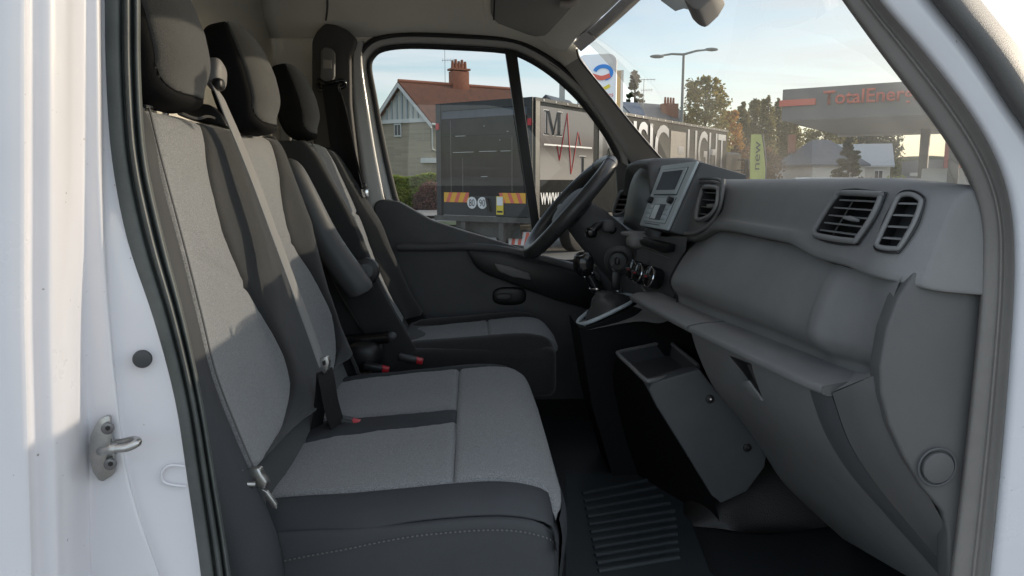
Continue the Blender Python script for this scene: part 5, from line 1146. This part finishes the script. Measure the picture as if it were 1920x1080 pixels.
# ledge and glovebox front
LE = [(.98, .535), (1.06, .516), (1.11, .505), (1.53, .455), (1.72, .440), (1.90, .428)]
BK = [(.97, .592), (1.11, .562), (1.58, .496), (1.95, .455)]
def ledge(nm, ys):
    rows = []
    for y in ys:
        xe = interp(LE, y); xb = interp(BK, y)
        rows.append([V((xb + .045, y, 1.310)), V((xb, y, 1.308)), V((lerp(xe, xb, .5), y, 1.305)), V((xe + .005, y, 1.301)), V((xe + .001, y, 1.298)), V((xe, y, 1.293)), V((xe + .002, y, 1.288)), V((xe + .010, y, 1.285))])
    o = patch(nm, rows, dashm, dash, 3, 2, ang=70)
    e_ = rows[0] + [V((rows[0][-1].x + .03, ys[0], 1.284)), V((rows[0][0].x, ys[0], 1.284))]
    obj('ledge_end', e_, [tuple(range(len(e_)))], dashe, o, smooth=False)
    return o
ledge('ledge', [1.046, 1.07, 1.107, 1.15, 1.25, 1.4, 1.512]); ledge('ledge_console', [1.520, 1.6, 1.72, 1.84, 1.95])
Lb = [(1516, 712, 1.108), (1522, 745, 1.106), (1548, 815, 1.11), (1595, 890, 1.11), (1665, 970, 1.10), (1745, 1060, 1.08), (1820, 1150, 1.06)]
Fb = [(1293, 612, 1.53), (1309, 664, 1.55), (1341, 730, 1.58), (1399, 800, 1.62), (1437, 857, 1.64), (1478, 915, 1.65), (1580, 1010, 1.64)]
patch('glovebox_lid', [[lerp(PY(*a_), PY(*b_), k) + V((0, 0, 0)) for k in (0, .33, .66, 1)] for a_, b_ in zip(Lb, Fb)], dashm, dash, 4, 5)
def lidp(px, py):           # point on the lid (a little in front of it)
    A = [PY(*a_) for a_ in Lb]; B = [PY(*b_) for b_ in Fb]; best = None
    for i in range(len(A) - 1):
        for t_ in (0, .25, .5, .75):
            for k in range(21):
                p = lerp(lerp(A[i], A[i + 1], t_), lerp(B[i], B[i + 1], t_), k / 20); q = to_px(p); d = (q[0] - px) ** 2 + (q[1] - py) ** 2
                if best is None or d < best[0]: best = (d, p.y)
    return PY(px, py, best[1] - .012)
gl = prism('glovebox_latch', [lidp(x, y) for x, y in ((1367, 666), (1400, 683), (1432, 752), (1402, 736))], (.012, 0, .0), blackp, dash, bevel=.002)
prism('latch_flap', [lidp(x, y) + V((-.004, -.004, 0)) for x, y in ((1390, 716), (1404, 712), (1431, 751), (1402, 737))], (.006, 0, 0), dashm, dash, bevel=.002)
# near side trim blade and face under the ledge end
Rb = [(1558, 736, 1.045), (1566, 760, 1.045), (1592, 830, 1.045), (1640, 905, 1.045), (1705, 985, 1.04), (1775, 1070, 1.03), (1840, 1160, 1.02)]
patch('trim_blade', [[PY(*a), PY(lerp(a[0], b[0], .5), lerp(a[1], b[1], .5), lerp(a[2], b[2], .5) - .004), PY(*b)] for a, b in zip(Lb, Rb)], dashd, dash, 3, 5)
Db = [(1648, 700, .985), (1655, 740, .98), (1678, 815, .98), (1712, 885, .98), (1750, 945, .98), (1790, 1020, .98), (1840, 1110, .98)]
R0 = [(1600, 701, 1.035)] + [(a[0] + 2, a[1] + 2, a[2] - .002) for a in Rb[1:]]
fr_rows = [[PY(*a), PY(lerp(a[0], b[0], .5), lerp(a[1], b[1], .5), lerp(a[2], b[2], .5) - .005), PY(*b)] for a, b in zip([(1561, 737, 1.043)] + R0[1:], Db)]
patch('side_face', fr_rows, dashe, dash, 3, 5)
obj('side_face_top', [PY(1558, 736, 1.045), PY(1518, 716, 1.105), PY(1593, 699, 1.105), PY(1646, 700, .986)], [(0, 1, 2, 3)], dashm, dash)
# near end panel (rounded D) with plug
Dp = [(1842, 466), (1802, 464), (1775, 470), (1745, 485), (1713, 514), (1684, 560), (1666, 608), (1662, 620), (1650, 690), (1652, 740), (1668, 800), (1696, 860), (1730, 915), (1770, 962), (1778, 1000), (1780, 1100), (1800, 1100), (1850, 800)]
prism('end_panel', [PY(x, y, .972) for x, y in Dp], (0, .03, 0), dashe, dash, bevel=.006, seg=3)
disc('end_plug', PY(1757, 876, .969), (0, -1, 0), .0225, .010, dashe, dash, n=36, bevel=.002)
tube('plug_ring', [PY(1757, 876, .968) + V((.027 * math.cos(R(a)), 0, .027 * math.sin(R(a)))) for a in range(0, 360, 12)], .0016, dashd, dash, n=6, closed=True)
box('dash_filling', (.80, 1.95, 1.30), (.34, 1.85, .30), blackp, dash)
# ---- vents
def vent(name, corners, nsl, depth, label, frame_r=.0048, tab=True, rad=3, tilt=0):
    """corners: outline points (world) of the opening, going round; first edge on top"""
    t = node(name, van, label); c = sum(corners, V((0, 0, 0))) / len(corners)
    n_ = V((0, 0, 0))
    for i in range(len(corners)): n_ += (corners[i] - c).cross(corners[(i + 1) % len(corners)] - c)
    n_.normalize(); n_ = n_ if n_.x < 0 else -n_
    lp_ = spline(corners, rad, True)
    tube('vent_frame', [p + n_ * .003 for p in lp_], frame_r, dashm, t, n=8, closed=True)
    tube('vent_outline', [p + (p - c).normalized() * (frame_r * 1.5) + n_ * .0015 for p in lp_], .0016, blackp, t, n=5, closed=True)
    k = len(lp_); inn = [lerp(p, c, .05) for p in lp_]
    vs = [p + n_ * .004 for p in inn] + [lerp(p, c, .12) - n_ * depth for p in inn]
    obj('vent_well', vs, grid_faces(2, k, False, True) + [tuple(range(k, 2 * k))], blackp, t, ang=40)
    return t, c, n_, inn
def slats(t, inn, c, n_, ns, w=.010, dd=.006, m=dashd, vert=0):
    zs = [p.z for p in inn]; z0, z1 = min(zs), max(zs)
    for i in range(ns):
        z = lerp(z0, z1, (i + .7) / (ns + .4)); xs = []
        for a, b in zip(inn, inn[1:] + inn[:1]):
            if (a.z - z) * (b.z - z) < 0: xs.append(lerp(a, b, (z - a.z) / (b.z - a.z)))
        if len(xs) >= 2:
            a, b = xs[0], xs[1]; ax = (b - a).normalized(); w3 = V((0, 0, 1)); 
            pts = [a - n_ * dd, b - n_ * dd]
            prism('slat', [pts[0] + n_ * w / 2, pts[1] + n_ * w / 2, pts[1] - n_ * w / 2 + V((0, 0, .003)), pts[0] - n_ * w / 2 + V((0, 0, .003))], V((0, 0, .0025)), m, t)
def on_face(px, py, X): return PX(px, py, X)
def FXd(z): return interp([(1.47, .566), (1.52, .580), (1.545, .588), (1.57, .596), (1.59, .606)], z)
def of(px, py, o=0):
    x = .58
    for _ in range(12): p = PX(px, py, x); x = lerp(x, FXd(p.z) + .042 * max(0, 1 - (p.y - .966) / .075) ** 2 - o, .7)
    return PX(px, py, x)
t, c, n_, inn = vent('air_vent', [of(x, y, .002) for x, y in o2], 5, .035, 'wide slatted air vent at the passenger end of the dashboard')
slats(t, inn, c, n_, 5, .012, .010, dashm)
for k in range(2): tube('vane', [of(1600 - 28 * k, 376 + 2 * k, -.016), of(1562 - 14 * k, 440, -.014)], .0015, dashd, t, n=5)
prism('vent_tab', [of(x, y, .004) for x, y in ((1588, 408), (1602, 407), (1613, 412), (1611, 417), (1598, 416), (1589, 413))], n_ * .008, dashm, t, bevel=.001)
t, c, n_, inn = vent('air_vent', [of(x, y, .001) for x, y in o3], 4, .022, 'narrow upright air vent at the dashboard corner next to the door', .0036)
slats(t, inn, c, n_, 4, .010, .006, dashm)
# centre vent beside the radio
t, c, n_, inn = vent('air_vent', [PX(x, y, .585 - (y - 350) * .0004) for x, y in o4], 4, .04, 'small air vent between the radio and the passenger dashboard', .005)
slats(t, inn, c, n_, 4, .010, .008)
for k in range(3):
    tube('vent_hood_step', spline([PX(1309 + 3 * k, 336 + 7 * k, .60), PX(1335, 335 + 7 * k, .598), PX(1352 - 2 * k, 339 + 7 * k, .594), PX(1353 - 3 * k, 350 + 5 * k, .588)], 4), .004, dashd, t, n=6)
tube('vent_surround', spline([PX(1356, 336, .586), PX(1354, 365, .582), PX(1346, 395, .575), PX(1330, 420, .568), PX(1305, 436, .562), PX(1285, 438, .56)], 6), .005, dashm, t, n=8)
prism('vent_tab', [PX(x, y, .572) for x, y in ((1329, 383), (1340, 382), (1341, 388), (1330, 389))], (-.006, 0, 0), dashm, t)
# driver side vent
o5 = [(1166, 360), (1182, 358), (1184, 364), (1176, 388), (1168, 400), (1154, 402), (1152, 394), (1158, 376)]
t, c, n_, inn = vent('air_vent', [PY(x, y, 2.66 + (1184 - x) * .002) for x, y in o5], 4, .03, 'small air vent at the far end past the steering wheel', .006)
slats(t, inn, c, n_, 4, .012, .004, dashm)

# ---- radio tower
radio = node('radio_unit', van, 'tilted grey radio console with small dark screen and two knobs')
rTL, rTR, rBR, rBL = PY(1242, 311, 2.10), PY(1309, 302, 1.92), PY(1252, 432, 1.92), PY(1200, 423, 2.10)
rn = (rTR - rTL).cross(rBL - rTL).normalized(); rn = rn if rn.x < 0 else -rn
def rf_(u, v, o=0): return lerp(lerp(rTL, rTR, u), lerp(rBL, rBR, u), v) + rn * o
def rq(nm, u0, u1, v0, v1, o0, d, m, bev=0, par=radio): return prism(nm, [rf_(u0, v0, o0), rf_(u1, v0, o0), rf_(u1, v1, o0), rf_(u0, v1, o0)], rn * d, m, par, bevel=bev)
prism('radio_housing', [rf_(-.01, -.01, -.006), rf_(1.01, -.01, -.006), rf_(1.01, 1.01, -.006), rf_(-.01, 1.01, -.006)], V((.13, 0, -.035)), dashd, radio, bevel=.008)
prism('housing_back', [rf_(-.01, .0, -.08), rf_(1.03, .0, -.08), rf_(1.06, .9, -.08), rf_(-.02, .9, -.08)], V((.12, -.01, -.11)), dashm, radio, bevel=.012)
rq('faceplate', 0, 1, 0, 1, -.006, .010, silverp, .004)
rq('screen_bezel', .13, .84, .09, .485, .004, .004, silverp, .0015); rq('screen_gap', .12, .85, .08, .495, .0035, .0010, blackp)
rq('screen', .19, .77, .13, .42, .0082, .001, screenm)
for u in (.15, .80): disc('radio_knob', rf_(u, .585, .010), rn, .0095, .016, blackp, radio, n=18, bevel=.002)
rq('radio_recess', .12, .88, .53, .92, .0035, .0012, blackp); rq('radio_front', .13, .87, .535, .915, .0045, .0012, silverp)
for k in range(3):
    rq('radio_button', .15, .28, .655 + .075 * k, .72 + .075 * k, .0056, .003, silverp, .001); rq('radio_button', .70, .84, .655 + .075 * k, .72 + .075 * k, .0056, .003, silverp, .001)
rq('radio_display', .31, .67, .64, .88, .0057, .001, screenm); rq('display_light', .33, .50, .65, .87, .0068, .0006, lcdm)
rq('radio_slot', .18, .72, .945, .955, .004, .001, blackp)
# centre stack below with switch strip and heater knobs
stackr = []
for (y, xl, xr) in ((444, 1196, 1289), (475, 1194, 1284), (520, 1190, 1272), (560, 1188, 1263), (592, 1200, 1262)):
    stackr.append([PY(lerp(xl, xr, k), y, lerp(2.13, 1.88, k)) for k in (0, .35, .7, 1)])
patch('centre_stack', stackr, dashd, van, 3, 4)
sw = node('switch_strip', van, 'row of small dark switches under the radio')
def stp(px, py, o=0): k = (px - 1193) / 92; return PY(px, py, lerp(2.13, 1.88, k) - o)
prism('strip_base', [stp(x, y, .01) for x, y in ((1209, 449), (1218, 446), (1268, 458), (1264, 472), (1255, 474), (1212, 458))], (-.02, -.01, .0), blackp, sw, bevel=.003)
for k in range(7): prism('switch', [stp(1213 + 6 * k, 450 + 1.6 * k, .022), stp(1218 + 6 * k, 451 + 1.6 * k, .022), stp(1218 + 6 * k, 457 + 1.6 * k, .022), stp(1213 + 6 * k, 456 + 1.6 * k, .022)], (-.008, 0, .002), dashm, sw)
tube('strip_line', [stp(1210, 468, .004), stp(1256, 484, .004)], .0015, dashm, sw, n=5)
hk = node('heater_controls', van, 'round heater knobs with red marks on the centre stack')
for (px, py, Y_) in ((1199, 508, 2.10), (1211, 514, 2.03), (1233, 521, 1.94)):
    c = PY(px, py, Y_) + V((-.01, 0, 0)); ax = V((-1, -.25, .25)).normalized()
    kb = disc('heater_knob', c, ax, .029, .034, gloss, hk, n=28, bevel=.005)
    tube('knob_ring', [c + ax * .017 + ax.orthogonal().normalized() * .027 * math.cos(R(a)) + ax.cross(ax.orthogonal()).normalized() * .027 * math.sin(R(a)) for a in range(0, 360, 15)], .0016, chrome, hk, n=6, closed=True)
    box('knob_grip', c + ax * .020, (.012, .044, .010), blackp, hk, .003, rot=ax.to_track_quat('X', 'Z').to_matrix())
    box('knob_mark', c + ax * .0265 + V((0, -.006, 0)), (.001, .012, .0035), redp, hk, .0, rot=ax.to_track_quat('X', 'Z').to_matrix())
tube('stack_trim', spline([PY(1203, 536, 2.04), PY(1212, 548, 2.0), PY(1230, 556, 1.96), PY(1247, 560, 1.92)], 5), .003, dashm, van, n=6)

# ---- instrument hood and driver side dash
hoodr = []
for (y, sc_) in ((2.18, .0), (2.21, .9), (2.27, 1.0), (2.36, 1.02), (2.45, 1.0), (2.52, .85), (2.56, 0)):
    z1 = 1.585 + .085 * sc_; hoodr.append([V((.80, y, 1.56)), V((.70, y, lerp(1.57, z1, .9))), V((.60, y, z1)), V((.545, y, z1 - .004)), V((.530, y, z1 - .018)), V((.545, y, z1 - .035)), V((.60, y, 1.56)), V((.62, y, 1.47))])
patch('instrument_hood', hoodr, dashd, van, 3, 4, ang=80)
rows = []
for y in (2.06, 2.15, 2.3, 2.5, 2.7, 2.85):
    rows.append([V((.60, y, 1.50)), V((.55, y, 1.47)), V((.515, y, 1.42)), V((.495, y, 1.33)), V((.50, y, 1.22)), V((.56, y, 1.10)), V((.66, y, .98))])
patch('knee_panel', rows, dashd, van, 3, 4)
patch('hood_face', [[PY(x, y, lerp(2.42, 2.17, k / 3)) for k, (x, y) in enumerate(r_)] for r_ in (((1190, 326), (1203, 314), (1224, 311), (1243, 318)), ((1181, 348), (1195, 342), (1215, 345), (1234, 352)), ((1173, 388), (1186, 390), (1202, 398), (1217, 408)), ((1168, 420), (1180, 428), (1193, 434), (1207, 436)))], blackp, van, 4, 4)
# small bright cup edge left of the radio
tube('cup_ring', [PY(1188, 438, 2.16) + V((.032 * math.cos(R(a)), .032 * math.sin(R(a)), 0)) for a in range(0, 360, 15)], .006, dashm, van, n=8, closed=True)
superell('dash_cup', PY(1196, 452, 2.13), (.034, .03, .022), dashm, van, .8, .8)

# ---- steering
wheel = node('steering_wheel', van, 'dark leather rimmed steering wheel before the driver seat')
WC = V((.330, 2.47, 1.520)); e2 = V((.659, 0, .752)).normalized(); e1 = V((0, 1, 0)); wn_ = V((-.752, 0, .659)).normalized()
WR = .196
rimm = mat('wheel_leather', (.048, .048, .049), .36, bump=.15, bscale=500)
tube('rim', [WC + e1 * WR * math.cos(R(a)) + e2 * WR * math.sin(R(a)) + wn_ * (.004 * math.cos(R(2 * a))) for a in range(0, 360, 5)], .0235, rimm, wheel, n=14, closed=True)
for a in (-90 - 62, -90 + 62, 62, 118): tube('rim_seam', [WC + (e1 * math.cos(R(a)) + e2 * math.sin(R(a))) * (WR + .0238 * math.cos(R(b))) + wn_ * .0238 * math.sin(R(b)) for b in range(0, 360, 20)], .001, blackp, wheel, n=5, closed=True)
q3 = Matrix((e1, e2, wn_)).transposed()
superell('airbag_hub', WC - wn_ * .016, (1, 1, 1), dashd, wheel, .8, .8, fn=lambda p: q3 @ V((p.x * .105, p.y * .085, p.z * .036)))
superell('hub_badge', WC + wn_ * .012, (1, 1, 1), dashm, wheel, .9, .9, fn=lambda p: q3 @ V((p.x * .055, p.y * .045, p.z * .006)))
for (a, b) in ((180, 195), (0, -15)):
    tube('spoke', [WC + q3 @ V((.06 * math.cos(R(a)), .0, -.022)), WC + q3 @ V((.13 * math.cos(R(a)), -.01, -.016)), WC + q3 @ V((.19 * math.cos(R(a)), -.012, -.002))], [.026, .020, .014], silverp if a == 0 else dashd, wheel, n=10)
tube('spoke', [WC + q3 @ V((0, -.05, -.022)), WC + q3 @ V((0, -.12, -.014)), WC + q3 @ V((0, -.19, -.002))], [.024, .018, .013], dashd, wheel, n=10)
colu = node('steering_column', van, 'dark steering column shroud with stalks and ignition lock')
tube('column_shroud', [WC - wn_ * .03, WC - wn_ * .10, WC - wn_ * .20 + V((.0, 0, -.01)), WC - wn_ * .30 + V((0, 0, -.02))], [.055, .070, .080, .085], dashd, colu, n=22)
tube('control_stalk', spline([PY(1150, 432, 2.36), PY(1128, 420, 2.33), PY(1103, 440, 2.30)], 5), [.014, .013, .012, .012, .011, .011, .012, .013, .013, .013, .012], blackp, colu, n=10)
superell('stalk_end', PY(1108, 436, 2.30), (.018, .020, .016), gloss, colu, .6, .6)
superell('stalk_switch', PY(1140, 424, 2.33), (.022, .022, .020), dashd, colu, .7, .7)
superell('lock_housing', PY(1160, 488, 2.27), (.045, .04, .045), dashd, colu, .8, .8)
tube('lock_ring', [PY(1158, 490, 2.225) + V((.030 * math.cos(R(a)), -.01 * math.sin(R(a)) * 0, .030 * math.sin(R(a)))) for a in range(0, 360, 15)], .004, blackp, colu, n=8, closed=True)
# key hanging in the lock: a thing of its own
key = empty('ignition_key', PY(1160, 545, 2.205), 'black car key with wire ring and tag hanging from the ignition lock', 'key')
tube('key_ring', [PY(1155, 500, 2.205) + V((.013 * math.cos(R(a)), .004 * math.sin(R(a)), .013 * math.sin(R(a)))) for a in range(0, 360, 20)], .0012, chrome, key, n=6, closed=True)
box('key_head', PY(1157, 490, 2.21), (.012, .030, .022), blackp, key, .004)
box('key_fob', PY(1155, 526, 2.205), (.028, .012, .058), blackp, key, .006)
tube('key_wire', [PY(1161, 504, 2.203), PY(1168, 550, 2.200)], .0012, chrome, key, n=6)
box('tag_dot', PY(1158, 546, 2.195), (.006, .002, .004), whitep, key)

# ---- gear lever and centre console
con = node('centre_console', van, 'dark centre console with open tray and screwed side cover')
# sloping top from stack to gear plate
rows = [[PY(1202, 565, 2.06), PY(1230, 580, 1.93), PY(1262, 596, 1.82)], [PY(1186, 575, 2.08), PY(1208, 592, 1.98), PY(1236, 606, 1.86)], [PY(1150, 592, 2.10), PY(1165, 597, 2.04), PY(1190, 603, 1.99)], [PY(1086, 600, 2.14), PY(1088, 612, 2.06), PY(1096, 620, 2.02)]]
patch('console_top', rows, dashm, con, 4, 4)
prism('console_side', [PY(x, y, 2.02) for x, y in ((1086, 614), (1100, 616), (1190, 582), (1215, 578), (1300, 612), (1320, 640), (1400, 830), (1400, 1000), (1180, 1000), (1110, 760))], (0, .22, 0), mat('console_black', (.010, .010, .011), .85, spec=.12), con)
tray = [PZ(1156, 661, 1.150), PZ(1214, 716, 1.146), PZ(1312, 688, 1.146), PZ(1254, 640, 1.150)]
tc_ = sum(tray, V((0, 0, 0))) / 4
tube('tray_rim', spline([lerp(tray[i], tray[(i + 1) % 4], k) for i in range(4) for k in (.08, .5, .92)], 4, True), .0055, dashm, con, n=8, closed=True)
tv = list(tray) + [lerp(p, tc_, .12) + V((.004, 0, -.034)) for p in tray]
obj('tray_well', tv, [(0, 1, 5, 4), (1, 2, 6, 5), (2, 3, 7, 6), (3, 0, 4, 7), (4, 5, 6, 7)], dashd, con, smooth=False)
cov = [(1207, 712), (1218, 720), (1312, 692), (1318, 700), (1345, 735), (1420, 812), (1438, 850), (1434, 876), (1400, 922), (1352, 944), (1335, 930), (1280, 840), (1230, 760)]
prism('console_cover', [PY(x, y, 1.655 + (y - 700) * .00012) for x, y in cov], (.0, .05, 0), dashd, con, bevel=.008, seg=3)
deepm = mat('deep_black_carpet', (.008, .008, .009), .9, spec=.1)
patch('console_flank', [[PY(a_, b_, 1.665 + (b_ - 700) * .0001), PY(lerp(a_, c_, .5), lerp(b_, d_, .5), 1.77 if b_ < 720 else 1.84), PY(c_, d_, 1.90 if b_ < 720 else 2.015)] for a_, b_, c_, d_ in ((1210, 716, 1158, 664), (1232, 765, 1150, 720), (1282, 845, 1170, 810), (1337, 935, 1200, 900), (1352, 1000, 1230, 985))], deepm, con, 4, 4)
for (x, y) in ((1331, 748), (1401, 839)):
    p_ = PY(x, y, 1.655 + (y - 700) * .00012); disc('cover_screw', p_, (0, -1, 0), .0105, .008, blackp, con, n=20, bevel=.002); disc('screw_dot', p_ + V((0, -.005, .001)), (0, -1, 0), .0025, .002, chrome, con, n=8)
gear = node('gear_lever', van, 'gear lever with leather gaiter and pale base ring')
tube('base_ring', spline([PY(1088, 608, 2.08), PY(1084, 603, 2.10), PY(1092, 594, 2.14), PY(1125, 570, 2.19), PY(1165, 553, 2.22), PY(1188, 556, 2.18), PY(1184, 566, 2.10), PY(1150, 584, 2.06), PY(1110, 602, 2.05)], 4, True), .006, silverp, gear, n=8, closed=True)
gb = [PY(1097, 602, 2.10), PY(1110, 585, 2.18), PY(1165, 556, 2.20), PY(1182, 560, 2.14), PY(1150, 580, 2.08), PY(1112, 600, 2.07)]
gt = PY(1120, 545, 2.13); vs = []
for k in range(7):
    f = k / 6; cz = sum(gb, V((0, 0, 0))) / 6
    for i in range(24):
        p = spline(gb, 4, True)[i]; tgt = gt + (p - cz) * .12
        vs.append(lerp(p, tgt, f ** .7) + (p - cz).normalized() * .004 * math.sin(k * 2.2))
obj('gaiter', vs, grid_faces(7, 24, False, True), rimm, gear, ang=70)
tube('stick', [gt, PY(1104, 515, 2.13)], .016, gloss, gear, n=12)
superell('gear_knob', PY(1094, 495, 2.13), (.030, .028, .036), gloss, gear, .8, .8)
tube('knob_collar', [PY(1116, 541, 2.13) + V((.015 * math.cos(R(a)), .015 * math.sin(R(a)), 0)) for a in range(0, 360, 20)], .003, chrome, gear, n=6, closed=True)
disc('knob_cap', PY(1089, 477, 2.125), (-.3, -.2, 1), .017, .005, steel, gear, n=20, bevel=.001)

# ---- floor mat, heater hump
mt_ = node('floor_mat', van, 'black ribbed rubber mat in the passenger footwell')
mz = .762
mq = [PZ(1062, 890, mz), PZ(1262, 890, mz), PZ(1330, 1075, mz), PZ(1480, 1250, mz), PZ(1060, 1250, mz)]
prism('mat_sheet', mq, (0, 0, .006), matm, mt_)
for k in range(11):
    y_ = 912 + 14.5 * k; x0, x1 = 1090 + 3 * k + 2, min(1215 + 12 * k, 1258) + 1.5 * k
    a, b = PZ(x0, y_ + 14, mz + .008), PZ(x1, y_ - 12, mz + .008)
    tube('mat_rib', [a, lerp(a, b, .5), b], .0065, matm, mt_, n=8)
rows = [[PZ(1262, 985, .757), PZ(1340, 990, .762), PZ(1420, 1000, .762), PZ(1520, 992, .762), PZ(1640, 972, .762), PZ(1780, 945, .762)], [PZ(1266, 975, .757), PY(1345, 970, 1.70), PY(1420, 980, 1.69), PY(1520, 972, 1.69), PY(1640, 950, 1.70), PY(1780, 920, 1.70)], [PZ(1272, 962, .757), PY(1360, 900, 1.76), PY(1425, 905, 1.74), PY(1520, 890, 1.74), PY(1640, 870, 1.75), PY(1780, 850, 1.75)], [PZ(1280, 940, .757), PY(1380, 800, 1.85), PY(1430, 800, 1.85), PY(1520, 790, 1.85), PY(1640, 780, 1.85), PY(1780, 770, 1.85)]]
patch('heater_hump', rows, mat('stippled_carpet', (.016, .015, .0145), .5, bump=.7, bscale=330), van, 5, 5)
rows = [[PZ(1250, 1100, .765), PZ(1400, 1040, .765), PZ(1550, 1000, .765), PZ(1700, 970, .765)], [PZ(1250, 1082, .79), PZ(1400, 1030, .79), PZ(1550, 990, .79), PZ(1700, 962, .79)], [PZ(1260, 1090, .78) + V((0, -.02, 0)), PZ(1410, 1044, .78) + V((0, -.02, 0)), PZ(1560, 1006, .78) + V((0, -.02, 0)), PZ(1710, 978, .78) + V((0, -.02, 0))]]
